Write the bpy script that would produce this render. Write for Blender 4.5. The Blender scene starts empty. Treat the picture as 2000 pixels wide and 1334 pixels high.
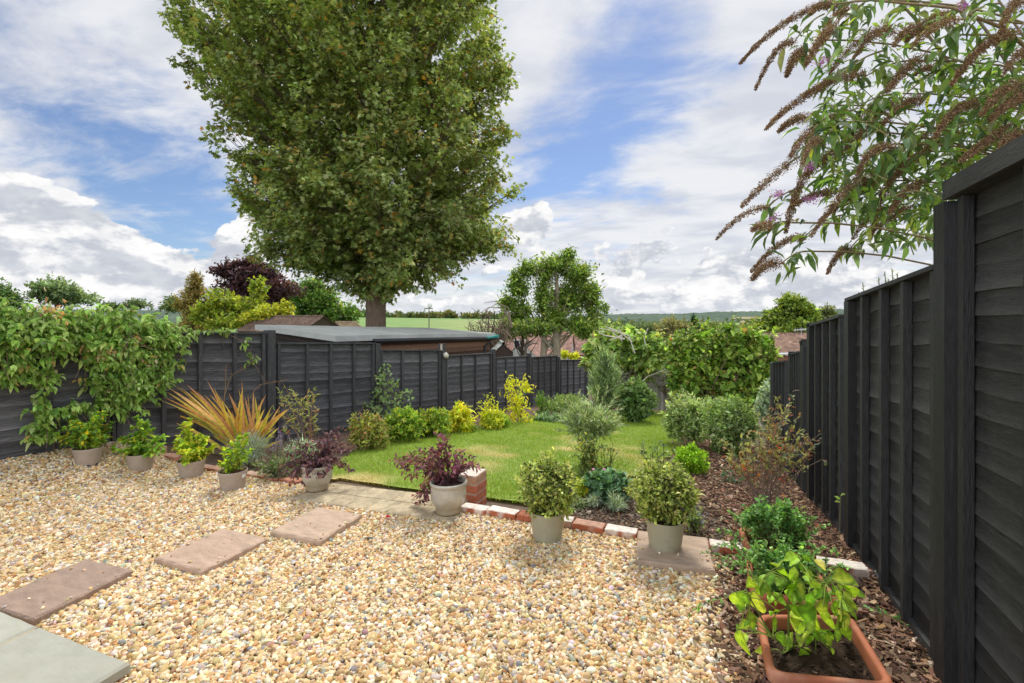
import bpy, bmesh, math, random
import numpy as np
from math import sin, cos, pi, radians, sqrt, atan2
from mathutils import Vector

RNG = np.random.default_rng(11)
random.seed(11)
sc = bpy.context.scene
COL = sc.collection
sc.view_settings.view_transform = 'Standard'
sc.view_settings.look = 'None'
sc.view_settings.exposure = 0
sc.view_settings.gamma = 1
sc.cycles.max_bounces = 8
sc.cycles.transparent_max_bounces = 4
sc.cycles.sample_clamp_indirect = 6

# ------------------------------------------------------------------ camera
F_, TH, HZ, EYE = 945.0, 0.368, 622.0, 1.5      # focal (px of a 2000 px wide frame), yaw, horizon row, eye height
CS, SN = cos(TH), sin(TH)
cam = bpy.data.cameras.new('camera')
cam.sensor_width = 36.0
cam.lens = F_ / 2000 * 36
cam.shift_y = (HZ - 667) / 2000
cam.clip_start = 0.05
cam.clip_end = 20000
camo = bpy.data.objects.new('camera', cam)
camo.location = (0, 0, EYE)
camo.rotation_euler = (radians(90), 0, TH)
COL.objects.link(camo)
sc.camera = camo


def ray(px, py):
    xr = (px - 1000) / F_
    return np.array([xr * CS - SN, xr * SN + CS, -(py - HZ) / F_])


def at(px, py, d):
    return np.array([0, 0, EYE]) + ray(px, py) * d


def sst(a, b, x):
    t = np.clip((x - a) / (b - a), 0, 1)
    return t * t * (3 - 2 * t)


BY = 3.37        # the brick line between gravel and garden


def ground_z(X, Y):
    X = np.asarray(X, float)
    Y = np.asarray(Y, float)
    gravel = 0.24 * sst(4.7, 5.75, -X) * sst(4.6, 3.2, Y)
    mulch = -0.05 * sst(0.42, 0.62, X) * sst(BY + .1, BY - .1, Y)
    gard = np.interp(Y, [-50, BY - .02, BY + .05, 20, 60, 250, 700, 1300, 3000, 9000], [0, 0, -.03, -1.6, -4.6, -13, -17, -14, -6, -6])
    return gravel + mulch + gard


def gp(px, py):
    """where the ray through a photo point meets the ground"""
    r = ray(px, py)
    lo, hi = 0.5, 0.5
    while hi < 400:
        hi += 0.05
        p = r * hi
        if EYE + p[2] < ground_z(p[0], p[1]):
            break
        lo = hi
    for _ in range(30):
        m = (lo + hi) / 2
        p = r * m
        if EYE + p[2] < ground_z(p[0], p[1]):
            hi = m
        else:
            lo = m
    p = r * lo
    return np.array([p[0], p[1], float(ground_z(p[0], p[1]))]), lo


# ------------------------------------------------------------------ object helpers
def tag(o, label=None, cat=None, group=None, kind=None):
    if label: o['label'] = label
    if cat: o['category'] = cat
    if group: o['group'] = group
    if kind: o['kind'] = kind
    return o


def thing(name, label, cat, loc=(0, 0, 0), group=None, rz=0):
    o = bpy.data.objects.new(name, None)
    o.location = [float(v) for v in loc]
    o.rotation_euler = (0, 0, rz)
    o.empty_display_size = 0.1
    COL.objects.link(o)
    return tag(o, label, cat, group)


def copy_tree(root, loc, rz=0, scale=1, label=None, group=None):
    def rec(o, parent):
        c = o.copy()
        COL.objects.link(c)
        if parent: c.parent = parent
        for ch in o.children: rec(ch, c)
        return c
    r = rec(root, None)
    r.location = [float(v) for v in loc]
    r.rotation_euler = (0, 0, rz)
    r.scale = (scale,) * 3 if np.isscalar(scale) else scale
    if label: r['label'] = label
    if group: r['group'] = group
    return r


class MB:
    def __init__(s):
        s.v, s.t, s.q, s.c, s.n = [], [], [], [], 0

    def add(s, v, t=None, q=None, col=(1, 1, 1)):
        v = np.asarray(v, float).reshape(-1, 3)
        if t is not None and len(t): s.t.append(np.asarray(t, int).reshape(-1, 3) + s.n)
        if q is not None and len(q): s.q.append(np.asarray(q, int).reshape(-1, 4) + s.n)
        c = np.asarray(col, float)
        if c.ndim == 1: c = np.repeat(c[None], len(v), 0)
        s.v.append(v); s.c.append(c); s.n += len(v)

    def build(s, name, mat, parent=None, smooth=True, origin=None):
        V = np.concatenate(s.v)
        C = np.concatenate(s.c)
        T = np.concatenate(s.t) if s.t else np.zeros((0, 3), int)
        Q = np.concatenate(s.q) if s.q else np.zeros((0, 4), int)
        if parent is not None:
            w = parent
            while w is not None:
                V = V - np.array(w.location); w = w.parent
        elif origin is not None:
            V = V - np.asarray(origin)
        me = bpy.data.meshes.new(name)
        me.vertices.add(len(V)); me.vertices.foreach_set('co', V.astype(np.float32).ravel())
        loops = np.concatenate([T.ravel(), Q.ravel()]).astype(np.int32)
        st = np.concatenate([np.arange(len(T)) * 3, 3 * len(T) + np.arange(len(Q)) * 4]).astype(np.int32)
        me.loops.add(len(loops)); me.loops.foreach_set('vertex_index', loops)
        me.polygons.add(len(st)); me.polygons.foreach_set('loop_start', st)
        me.polygons.foreach_set('use_smooth', np.full(len(st), bool(smooth)))
        me.update(calc_edges=True)
        a = me.color_attributes.new('col', 'FLOAT_COLOR', 'POINT')
        a.data.foreach_set('color', np.concatenate([C, np.ones((len(C), 1))], 1).astype(np.float32).ravel())
        me.materials.append(mat)
        o = bpy.data.objects.new(name, me)
        COL.objects.link(o)
        if parent is not None: o.parent = parent
        elif origin is not None: o.location = [float(x) for x in origin]
        return o


def nrm(a):
    a = np.asarray(a, float)
    return a / np.maximum(np.linalg.norm(a, axis=-1, keepdims=True), 1e-9)


BOXQ = [(0, 3, 2, 1), (4, 5, 6, 7), (0, 1, 5, 4), (1, 2, 6, 5), (2, 3, 7, 6), (3, 0, 4, 7)]


def hexa(mb, b, t, col=(1, 1, 1)):
    """box from four bottom and four top points"""
    mb.add(np.array(list(b) + list(t)), q=BOXQ, col=col)


def box(mb, o, A, B, C, col=(1, 1, 1)):
    o, A, B, C = (np.asarray(x, float) for x in (o, A, B, C))
    hexa(mb, [o, o + A, o + A + B, o + B], [o + C, o + A + C, o + A + B + C, o + B + C], col)


def bevbox(mb, o, A, B, C, bev=.01, col=(1, 1, 1), jit=0.0, seg=6):
    """slab with worn, chamfered edges: a grid-topped box whose rim is pulled in and down"""
    o, A, B, C = (np.asarray(x, float) for x in (o, A, B, C))
    la, lb, lc = (np.linalg.norm(x) for x in (A, B, C))
    us = np.unique(np.r_[0, bev / la, np.linspace(bev / la, 1 - bev / la, seg), 1 - bev / la, 1])
    vs = np.unique(np.r_[0, bev / lb, np.linspace(bev / lb, 1 - bev / lb, seg), 1 - bev / lb, 1])
    nu, nv = len(us), len(vs)
    U, W = np.meshgrid(us, vs, indexing='ij')
    edge = (U == 0) | (U == 1) | (W == 0) | (W == 1)
    j = RNG.normal(0, jit, U.shape)
    hz = np.where(edge, 1 - bev / lc * .9, 1) + j * .6 / lc
    ju = np.where(edge, RNG.normal(0, jit, U.shape), 0) / la
    jw = np.where(edge, RNG.normal(0, jit, U.shape), 0) / lb
    top = o + (U + ju)[..., None] * A + (W + jw)[..., None] * B + hz[..., None] * C
    idx = np.arange(nu * nv).reshape(nu, nv)
    q = np.stack([idx[:-1, :-1], idx[1:, :-1], idx[1:, 1:], idx[:-1, 1:]], -1).reshape(-1, 4)
    ring = np.r_[idx[:, 0], idx[-1, 1:], idx[-2::-1, -1], idx[0, -2:0:-1]]
    topf = top.reshape(-1, 3)
    low = topf[ring] - hz.reshape(-1)[ring][:, None] * C
    n = len(ring)
    k = np.arange(n); k2 = (k + 1) % n
    q2 = np.stack([nu * nv + k, nu * nv + k2, ring[k2], ring[k]], -1)
    mb.add(np.concatenate([topf, low]), q=np.concatenate([q, q2]), col=col)


def tube(mb, pts, rad, n=5, col=(1, 1, 1), cap=False):
    pts = np.asarray(pts, float)
    k = len(pts)
    rad = np.broadcast_to(np.asarray(rad, float), (k,))
    T = nrm(np.gradient(pts, axis=0))
    ref = np.array([0.31, 0.17, 0.93]) if abs(T[:, 2]).mean() < .8 else np.array([.95, .2, .1])
    S = nrm(np.cross(T, ref)); B = np.cross(T, S)
    a = np.arange(n) * 2 * pi / n
    V = pts[:, None] + rad[:, None, None] * (np.cos(a)[None, :, None] * S[:, None] + np.sin(a)[None, :, None] * B[:, None])
    i = np.arange(k - 1)[:, None] * n; j = np.arange(n)[None]; j2 = (j + 1) % n
    q = np.stack([i + j, i + j2, i + n + j2, i + n + j], -1).reshape(-1, 4)
    V = V.reshape(-1, 3)
    t = None
    if cap:
        V = np.concatenate([V, pts[-1:]])
        t = [((k - 1) * n + m, (k - 1) * n + (m + 1) % n, k * n) for m in range(n)]
    mb.add(V, t=t, q=q, col=col)


def bez(a, b, bend, k=6):
    """curve from a to b pushed sideways by the vector bend"""
    a, b, bend = (np.asarray(x, float) for x in (a, b, bend))
    t = np.linspace(0, 1, k)[:, None]
    return a + (b - a) * t + bend * (4 * t * (1 - t))


def lathe(mb, c, prof, n=28, col=(1, 1, 1), wob=0):
    c = np.asarray(c, float)
    a = np.arange(n) * 2 * pi / n
    V = np.concatenate([np.stack([r * np.cos(a), r * np.sin(a), np.full(n, z)], -1) for r, z in prof]) + c
    k = len(prof)
    i = np.arange(k - 1)[:, None] * n; j = np.arange(n)[None]; j2 = (j + 1) % n
    mb.add(V, q=np.stack([i + j, i + j2, i + n + j2, i + n + j], -1).reshape(-1, 4), col=col)


def disc(mb, c, r, n=24, col=(1, 1, 1), dome=0.0, jit=0.0):
    c = np.asarray(c, float)
    V = [c + [0, 0, dome]]; t = []
    rings = [.45, .8, 1]
    for rr in rings:
        for a in np.arange(n) * 2 * pi / n:
            V.append(c + [r * rr * cos(a), r * rr * sin(a), dome * (1 - rr ** 2) + RNG.normal(0, jit)])
    q = []
    for m in range(n):
        t.append((0, 1 + m, 1 + (m + 1) % n))
        for h in range(2):
            q.append((1 + h * n + m, 1 + (h + 1) * n + m, 1 + (h + 1) * n + (m + 1) % n, 1 + h * n + (m + 1) % n))
    mb.add(V, t=t, q=q, col=col)


def vnoise(x, y, scale, seed=0):
    """smooth value noise in 0..1"""
    g = np.random.default_rng(seed).random((64, 64))
    x = np.asarray(x, float) / scale; y = np.asarray(y, float) / scale
    xi = np.floor(x).astype(int); yi = np.floor(y).astype(int)
    fx = x - xi; fy = y - yi
    fx = fx * fx * (3 - 2 * fx); fy = fy * fy * (3 - 2 * fy)
    w = lambda i, j: g[i % 64, j % 64]
    return (w(xi, yi) * (1 - fx) * (1 - fy) + w(xi + 1, yi) * fx * (1 - fy) + w(xi, yi + 1) * (1 - fx) * fy + w(xi + 1, yi + 1) * fx * fy)


# ------------------------------------------------------------------ materials
class NT:
    def __init__(s, nt):
        s.nt = nt

    def n(s, typ, inp=None, **kw):
        nd = s.nt.nodes.new(typ)
        for k, v in kw.items(): setattr(nd, k, v)
        for k, v in (inp or {}).items():
            if isinstance(v, bpy.types.NodeSocket): s.nt.links.new(v, nd.inputs[k])
            else: nd.inputs[k].default_value = v
        return nd

    def m(s, op, a, b=0.0, c=0.0, clamp=False):
        return s.n('ShaderNodeMath', {0: a, 1: b, 2: c}, operation=op, use_clamp=clamp).outputs[0]

    def vm(s, op, a, b=(0, 0, 0)):
        nd = s.n('ShaderNodeVectorMath', {0: a, 1: b}, operation=op)
        return nd.outputs[1] if op in ('DOT_PRODUCT', 'LENGTH') else nd.outputs[0]

    def mr(s, v, a, b, c, d, smooth=False):
        return s.n('ShaderNodeMapRange', {0: v, 1: a, 2: b, 3: c, 4: d}, interpolation_type='SMOOTHSTEP' if smooth else 'LINEAR').outputs[0]

    def mix(s, f, a, b, mode='MIX'):
        nd = s.nt.nodes.new('ShaderNodeMix'); nd.data_type = 'RGBA'; nd.blend_type = mode
        for k, v in ((0, f), (6, a), (7, b)):
            if isinstance(v, bpy.types.NodeSocket): s.nt.links.new(v, nd.inputs[k])
            else: nd.inputs[k].default_value = (*v, 1) if hasattr(v, '__len__') and len(v) == 3 else v
        return nd.outputs[2]

    def noise(s, vec, scale, detail=4, rough=.55, dist=0.0):
        return s.n('ShaderNodeTexNoise', {'Vector': vec, 'Scale': scale, 'Detail': detail, 'Roughness': rough, 'Distortion': dist}).outputs[0]


def material(name, rough=.75, base=None, var=.3, nscale=6, stretch=(1, 1, 1), bump=.25, bscale=40, spec=.35, tint=None, coat=0, spots=None):
    m = bpy.data.materials.new(name); m.use_nodes = True
    t = NT(m.node_tree); bs = m.node_tree.nodes['Principled BSDF']
    tc = t.n('ShaderNodeTexCoord').outputs['Object']
    mp = t.n('ShaderNodeMapping', {'Vector': tc, 'Scale': stretch}).outputs[0]
    if base is None: c = t.n('ShaderNodeVertexColor', layer_name='col').outputs[0]
    else:
        c = t.n('ShaderNodeRGB').outputs[0]; c.default_value = (*base, 1)
    n1 = t.noise(mp, nscale, 6, .62)
    f = t.mr(n1, .28, .72, 1 - var, 1 + var)
    cc = t.mix(1.0, c, t.n('ShaderNodeCombineColor', {0: f, 1: f, 2: f}).outputs[0], 'MULTIPLY')
    if tint:
        n2 = t.noise(mp, tint[1], 5, .6)
        cc = t.mix(t.mr(n2, tint[2], tint[3], 0, tint[4] if len(tint) > 4 else 1, True), cc, tint[0])
    if spots:
        n3 = t.noise(mp, spots[1], 3, .6)
        cc = t.mix(t.mr(n3, spots[2], spots[2] + .06, 0, 1, True), cc, spots[0])
    m.node_tree.links.new(cc, bs.inputs['Base Color'])
    bs.inputs['Roughness'].default_value = rough
    bs.inputs['Specular IOR Level'].default_value = spec
    if coat: bs.inputs['Coat Weight'].default_value = coat; bs.inputs['Coat Roughness'].default_value = .15
    if bump:
        nb = t.noise(mp, bscale, 5, .6)
        b = t.n('ShaderNodeBump', {'Strength': bump, 'Distance': .01, 'Height': nb}).outputs[0]
        m.node_tree.links.new(b, bs.inputs['Normal'])
    return m


def leaf_material(name, trans=.38, rough=.5, spec=.25):
    m = bpy.data.materials.new(name); m.use_nodes = True
    t = NT(m.node_tree); nt = m.node_tree
    bs = nt.nodes['Principled BSDF']
    c = t.n('ShaderNodeVertexColor', layer_name='col').outputs[0]
    tc = t.n('ShaderNodeTexCoord').outputs['Object']
    f = t.mr(t.noise(tc, 35, 3), .3, .7, 1.1, 1.8)
    cc = t.mix(1.0, c, t.n('ShaderNodeCombineColor', {0: f, 1: f, 2: f}).outputs[0], 'MULTIPLY')
    nt.links.new(cc, bs.inputs['Base Color'])
    bs.inputs['Roughness'].default_value = rough
    bs.inputs['Specular IOR Level'].default_value = spec
    tr = t.n('ShaderNodeBsdfTranslucent', {'Color': t.mix(1.0, cc, (1.25, 1.3, .6), 'MULTIPLY')})
    ms = t.n('ShaderNodeMixShader', {0: trans, 1: bs.outputs[0], 2: tr.outputs[0]})
    nt.links.new(ms.outputs[0], nt.nodes['Material Output'].inputs['Surface'])
    return m


LEAF = leaf_material('leaf')
LEAF_DRY = leaf_material('dry leaf', .12, .8, .15)
BARK = material('bark', .9, var=.4, nscale=7, stretch=(2.2, 2.2, .6), bump=.9, bscale=12, spec=.15)
TWIG = material('twig', .85, var=.25, nscale=30, bump=.2, bscale=120, spec=.2)

# ------------------------------------------------------------------ foliage
def T_(v, t=None, q=None): return np.array(v, float), np.array(t or [], int).reshape(-1, 3), np.array(q or [], int).reshape(-1, 4)


OV4 = T_([(0, 0, 0), (.45, .5, .09), (1, 0, -.08), (.45, -.5, .09)], [(0, 2, 1), (0, 3, 2)])
OV8 = T_([(0, 0, 0), (.28, .42, .1), (.28, 0, .02), (.28, -.42, .1), (.62, .42, .06), (.62, 0, -.03), (.62, -.42, .06), (1, 0, -.2)],
         [(0, 2, 1), (0, 3, 2), (4, 5, 7), (5, 6, 7)], [(1, 2, 5, 4), (2, 3, 6, 5)])
_ml = []
for a_, r_ in ((180, .1), (150, .42), (112, .62), (88, .34), (62, .72), (38, .4), (0, .78), (-38, .4), (-62, .72), (-88, .34), (-112, .62), (-150, .42)):
    _ml.append((.32 + r_ * cos(radians(a_)) * .9, r_ * sin(radians(a_)) * .9, .06 * (r_ > .5) * -1 + .04))
MAPLE = T_([(.32, 0, 0)] + _ml, [(0, k + 1, (k + 1) % 12 + 1) for k in range(12)])
MAPLE5 = T_([(.3, 0, .02), (0, 0, .02), (.08, .46, -.03), (.34, .24, .02), (.66, .52, -.05), (.62, .17, .01), (1.0, 0, -.09), (.62, -.17, .01), (.66, -.52, -.05), (.34, -.24, .02), (.08, -.46, -.03)], [(0, k + 1, (k + 1) % 10 + 1) for k in range(10)])
TRI = T_([(0, .5, 0), (0, -.5, 0), (1, 0, .12)], [(0, 1, 2)])
LOBE3 = T_([(0, 0, 0), (.2, .42, .05), (.45, .22, .03), (.5, .5, 0), (.7, .18, -.02), (1, 0, -.12), (.7, -.18, -.02), (.5, -.5, 0), (.45, -.22, .03), (.2, -.42, .05), (.45, 0, .0)],
           [(10, 0, 9), (10, 9, 8), (10, 8, 7), (10, 7, 6), (10, 6, 5), (10, 5, 4), (10, 4, 3), (10, 3, 2), (10, 2, 1), (10, 1, 0)])


def put(mb, tpl, P, D, N, L, W, col):
    tv, tt, tq = tpl
    n = len(P); m = len(tv)
    D = nrm(D); S = nrm(np.cross(N, D)); Nn = np.cross(D, S)
    L = np.broadcast_to(L, (n,)); W = np.broadcast_to(W, (n,))
    V = P[:, None] + (L[:, None] * tv[:, 0])[..., None] * D[:, None] + (W[:, None] * tv[:, 1])[..., None] * S[:, None] + (L[:, None] * tv[:, 2])[..., None] * Nn[:, None]
    off = (np.arange(n) * m)[:, None, None]
    t = (tt[None] + off).reshape(-1, 3) if len(tt) else None
    q = (tq[None] + off).reshape(-1, 4) if len(tq) else None
    mb.add(V.reshape(-1, 3), t, q, np.repeat(col, m, 0))


def palette(pal, n, jit=.22, idx=None):
    cols = np.array([p[:3] for p in pal], float); w = np.array([p[3] for p in pal], float)
    if idx is None: idx = RNG.choice(len(pal), n, p=w / w.sum())
    c = cols[idx] * np.exp(RNG.normal(0, jit, (n, 1)))
    return c * (1 + RNG.normal(0, .06, (n, 3)))


def rdir(n):
    return nrm(RNG.normal(size=(n, 3)))


class Lump:
    """smooth random bumps over directions, so that no crown is an ellipsoid"""
    def __init__(s, k=9, f=3.0):
        s.w = RNG.normal(size=(k, 3)) * f; s.p = RNG.random(k) * 6.28; s.a = RNG.random(k); s.a /= s.a.sum()

    def __call__(s, d):
        return (np.cos(d @ s.w.T + s.p) * s.a).sum(1) * 1.6


def blob(n, c, r, shell=.45, lump=.25, f=3.0, zcut=-1.0):
    """points through a lumpy ellipsoid, thicker near its skin; with their outward directions"""
    c = np.asarray(c, float); r = np.asarray(r, float)
    d = rdir(int(n * 1.6) + 4)
    d = d[d[:, 2] > zcut][:n]
    L = Lump(f=f)
    rad = (shell ** 3 + (1 - shell ** 3) * RNG.random(len(d))) ** (1 / 3) * (1 + lump * L(d))
    return c + d * rad[:, None] * r, nrm(d / r * r.mean())


def sprays(mb, tips, dirs, k, length, L, wr, pal, tpl=OV4, spread=.8, up=.7, droop=0.0, jit=.22, mixed=.5, lj=.25):
    n = len(tips)
    w = np.array([p[3] for p in pal], float); w /= w.sum()
    tip_i = RNG.choice(len(pal), n, p=w)
    P = np.repeat(tips, k, 0); Dd = np.repeat(dirs, k, 0)
    t = RNG.random((n * k, 1))
    P = P - Dd * t * length + rdir(n * k) * length * .28
    D = Dd * .6 + rdir(n * k) * spread
    D[:, 2] -= droop
    N = rdir(n * k) * .6 + Dd * .35
    N[:, 2] += up
    ii = np.repeat(tip_i, k)
    ran = RNG.choice(len(pal), n * k, p=w)
    ii = np.where(RNG.random(n * k) < mixed, ran, ii)
    br = np.repeat(np.exp(RNG.normal(0, jit * .7, n)), k)[:, None]
    col = palette(pal, n * k, jit, ii) * br
    Ls = L * np.exp(RNG.normal(0, lj, n * k))
    put(mb, tpl, P, D, N, Ls, Ls * wr, col)


def stems(mb, base, tips, r0, r1, col=(.12, .08, .05), bend=.12, n=4, k=5, spread=.02):
    base = np.asarray(base, float)
    for t in tips:
        b0 = base + np.array([RNG.normal(0, spread), RNG.normal(0, spread), 0])
        l = np.linalg.norm(t - b0)
        bd = RNG.normal(0, bend * .5, 3) * l; bd[2] = abs(bd[2]) * .6
        out = np.array([t[0] - b0[0], t[1] - b0[1], 0])
        pts = bez(b0, t, bd - out * bend, k + 1)
        tube(mb, pts, np.linspace(r0, r1, k + 1), n, col)


def shrub(name, label, cat, base, r, h, n, k, L, wr, pal, tpl=OV4, shell=.4, lump=.25, up=.6, droop=0., nst=10, sr=.006, stcol=(.12, .08, .05),
          zlow=.15, sl=None, group=None, jit=.22, spread=.8, f=3., mixed=.5, mat=None, parent=None, part='foliage'):
    """r: radius (or rx, ry); h: height above base"""
    base = np.asarray(base, float)
    rx, ry = r if hasattr(r, '__len__') else (r, r)
    root = parent or thing(name, label, cat, base, group)
    zc = base[2] + h * (.5 + zlow / 2); rz = h * (.5 - zlow / 2)
    tips, dirs = blob(n, (base[0], base[1], zc), (rx, ry, rz), shell, lump, f)
    tips[:, 2] = np.maximum(tips[:, 2], base[2] + .01)
    mb = MB()
    sprays(mb, tips, nrm(dirs + [0, 0, .35]), k, sl or L * 2.2, L, wr, pal, tpl, spread, up, droop, jit, mixed)
    mb.build(part, mat or LEAF, root)
    if nst:
        ms = MB()
        stems(ms, base, tips[RNG.choice(len(tips), min(nst, len(tips)), False)], sr, sr * .35, stcol)
        ms.build('stem', TWIG, root)
    return root


def tree(name, label, base, th, tr, blobs, n, k, L, wr, pal, tpl=OV4, shell=.35, lump=.3, barkcol=(.12, .085, .06), group=None, up=.5, droop=.1, jit=.25,
         limbs=14, sl=None, lean=(0, 0), cat='tree', f=3., leafmat=None, twigs=160, forks=None, mixed=.5):
    """blobs: list of (dx, dy, z above base, rx, ry, rz, weight)"""
    base = np.asarray(base, float)
    root = thing(name, label, cat, base, group)
    mt, mc = MB(), MB()
    for fx, fy, ft, fr in (forks or [(0, 0, th, tr)]):
        pts = np.array([[fx, fy, -.3], [fx, fy, ft * .12], [fx + lean[0] * .4, fy + lean[1] * .4, ft * .5], [fx + lean[0], fy + lean[1], ft]]) + base
        t = np.linspace(0, 1, 9)
        P = np.stack([np.interp(t, [0, .12, .5, 1], pts[:, a]) for a in range(3)], -1)
        P[1:-1, :2] += RNG.normal(0, fr * .15, (7, 2))
        tube(mt, P, fr * np.interp(t, [0, .08, .5, 1], [1.35, 1, .75, .18]), 12, barkcol)
    W = np.array([b[6] for b in blobs], float); W /= W.sum()
    tips, dirs = [], []
    for b, w in zip(blobs, W):
        a, d = blob(int(n * w), base + np.array(b[:3]), b[3:6], shell, lump, f)
        tips.append(a); dirs.append(d)
    tips = np.concatenate(tips); dirs = np.concatenate(dirs)
    # limbs
    fk = forks or [(0, 0, th, tr)]
    ends = []
    sel = tips[RNG.choice(len(tips), min(limbs, len(tips)), False)]
    for e in sel:
        fx, fy, ft, fr = fk[RNG.integers(len(fk))]
        e = e * .9 + (base + [0, 0, th * .6]) * .1
        hz = np.clip((e[2] - base[2]) * RNG.uniform(.35, .7), ft * .2, ft * .97)
        st = base + np.array([fx + lean[0] * hz / ft, fy + lean[1] * hz / ft, hz])
        b = bez(st, e, [0, 0, -.06 * np.linalg.norm(e - st)], 7)
        tube(mt, b, np.linspace(fr * .33, fr * .05, 7), 6, barkcol)
        ends.append(b[2:])
    E = np.concatenate(ends)
    for e in tips[RNG.choice(len(tips), min(twigs, len(tips)), False)]:
        j = E[np.argmin(((E - e) ** 2).sum(1))]
        tube(mt, bez(j, e, RNG.normal(0, .05, 3) * np.linalg.norm(e - j), 4), np.linspace(tr * .07, tr * .02, 4), 4, barkcol)
    sprays(mc, tips, nrm(dirs + [0, 0, .15]), k, sl or L * 2.5, L, wr, pal, tpl, .9, up, droop, jit, mixed)
    mt.build('trunk', BARK, root)
    mc.build('crown', leafmat or LEAF, root)
    return root
# ------------------------------------------------------------------ sky and sun
SUN_EL, SUN_AZ = radians(54), radians(-6)          # azimuth from +Y towards +X
sd = Vector((sin(SUN_AZ) * cos(SUN_EL), cos(SUN_AZ) * cos(SUN_EL), sin(SUN_EL)))
sun = bpy.data.lights.new('sun', 'SUN')
sun.energy = 3.5; sun.angle = radians(14); sun.color = (1, .95, .87)
suno = bpy.data.objects.new('sun', sun); suno.rotation_euler = sd.to_track_quat('Z', 'Y').to_euler(); suno.location = (10, 10, 20)
COL.objects.link(suno)

w = bpy.data.worlds.new('World'); sc.world = w; w.use_nodes = True
t = NT(w.node_tree)
bg = w.node_tree.nodes['Background']
sky = t.n('ShaderNodeTexSky', sky_type='NISHITA', sun_disc=False, sun_elevation=SUN_EL, sun_rotation=SUN_AZ, altitude=100, air_density=1.0, dust_density=.6, ozone_density=1.6)
d = t.vm('NORMALIZE', t.n('ShaderNodeTexCoord').outputs['Generated'])
sx = t.n('ShaderNodeSeparateXYZ', {0: d})
X, Y, Z = sx.outputs
zc = t.m('ADD', t.m('MAXIMUM', Z, 0.0), .16)
P = t.n('ShaderNodeCombineXYZ', {0: t.m('DIVIDE', X, zc), 1: t.m('DIVIDE', Y, zc), 2: 0.0}).outputs[0]


def gauss(px, py, rpx, amp):
    dv = nrm(ray(px, py)); k = (F_ / rpx) ** 2
    e = t.m('EXPONENT', t.m('MULTIPLY', t.m('SUBTRACT', t.vm('DOT_PRODUCT', d, tuple(dv)), 1.0), k))
    return t.m('MULTIPLY', e, amp)


def gsum(lst):
    s = None
    for a in lst:
        g = gauss(*a); s = g if s is None else t.m('ADD', s, g)
    return s


# high sheet of broken, streaky cloud
Pm = t.n('ShaderNodeMapping', {'Vector': P, 'Rotation': (0, 0, radians(24)), 'Scale': (.85, 1.25, 1), 'Location': (1.3, .4, 0)}).outputs[0]
n1 = t.noise(Pm, 1.7, 9, .6, .5)
n1b = t.noise(Pm, 5.5, 7, .62, .3)
n1s = t.m('ADD', t.m('MULTIPLY', n1, .72), t.m('MULTIPLY', n1b, .28))
holes = gsum([(1240, 170, 95, .20), (1110, 300, 80, .19), (1310, 40, 70, .12), (1030, 330, 70, .10), (160, 90, 110, .08), (370, 400, 80, .11), (150, 400, 95, .08), (320, 330, 70, .08),
              (1200, 330, 60, .06), (400, 500, 50, .08), (30, 230, 60, .04), (1420, 300, 160, -.12), (700, 100, 300, -.08), (230, 180, 120, -.08), (1500, 500, 180, -.1), (1050, 80, 130, -.12)])
mask1 = t.mr(t.m('SUBTRACT', n1s, holes), .31, .57, 0, 1, True)
n2 = t.noise(Pm, 2.6, 6, .55, .4)
c1 = t.mix(t.mr(n2, .33, .62, 0, 1, True), (6.7, 6.95, 7.65), (8.8, 8.85, 9.05))
col = t.mix(1.0, sky.outputs[0], (.86, .95, 1.12), 'MULTIPLY')
col = t.mix(t.m('MULTIPLY', mask1, .95), col, c1)
# heaped clouds towards the horizon
az = t.m('ARCTAN2', X, Y); el = t.m('ARCSINE', Z)
Q = t.n('ShaderNodeCombineXYZ', {0: t.m('MULTIPLY', az, 6.5), 1: t.m('MULTIPLY', el, 11.5), 2: 3.7}).outputs[0]
Q2 = t.vm('ADD', Q, (.10, .20, 0))
n3 = t.noise(Q, 1.55, 8, .56, .15)
n4 = t.noise(Q2, 1.55, 8, .56, .15)
cb = gsum([(478, 462, 50, .34), (505, 425, 32, .28), (1064, 415, 42, .36), (1030, 452, 40, .27), (110, 492, 80, .30), (230, 478, 55, .26), (40, 470, 50, .2), (1178, 456, 36, .22), (1268, 484, 34, .2), (1325, 412, 20, .14), (1432, 530, 46, .24), (1560, 545, 40, .2), (1210, 535, 36, .16), (1640, 560, 70, .18),
           (60, 560, 80, .16), (350, 545, 60, .16), (380, 425, 50, -.25), (300, 400, 60, -.2), (1150, 350, 90, -.2), (520, 520, 40, .12)])
bias = t.m('ADD', t.mr(el, .0, .09, .05, -.045), t.mr(el, .09, .2, 0, -.25))
m2 = t.m('ADD', t.m('ADD', n3, bias), cb)
mask2 = t.mr(m2, .50, .55, 0, 1, True)
lit = t.mr(t.m('SUBTRACT', n3, n4), -.06, .085, 0, 1, True)
thick = t.mr(m2, .55, .85, 1, .62, True)
lit = t.m('ADD', t.m('MULTIPLY', lit, .75), t.m('MULTIPLY', t.mr(t.noise(Q, 4.2, 5, .6), .35, .65, 0, 1, True), .25))
c2 = t.mix(t.m('MULTIPLY', lit, 1.0), (5.6, 5.95, 6.7), (10.4, 10.3, 10.2))
col = t.mix(mask2, col, c2)
# pale haze along the horizon
col = t.mix(t.mr(el, 0.0, .045, .45, 0, True), col, (7.4, 7.8, 8.4))
# the veil of cloud glows around the hidden sun
gl = t.m('EXPONENT', t.m('MULTIPLY', t.m('SUBTRACT', t.vm('DOT_PRODUCT', d, tuple(sd)), 1.0), 55.0))
col = t.mix(1.0, col, t.mix(gl, (0, 0, 0), (6, 5.8, 5.4)), 'ADD')
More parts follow.
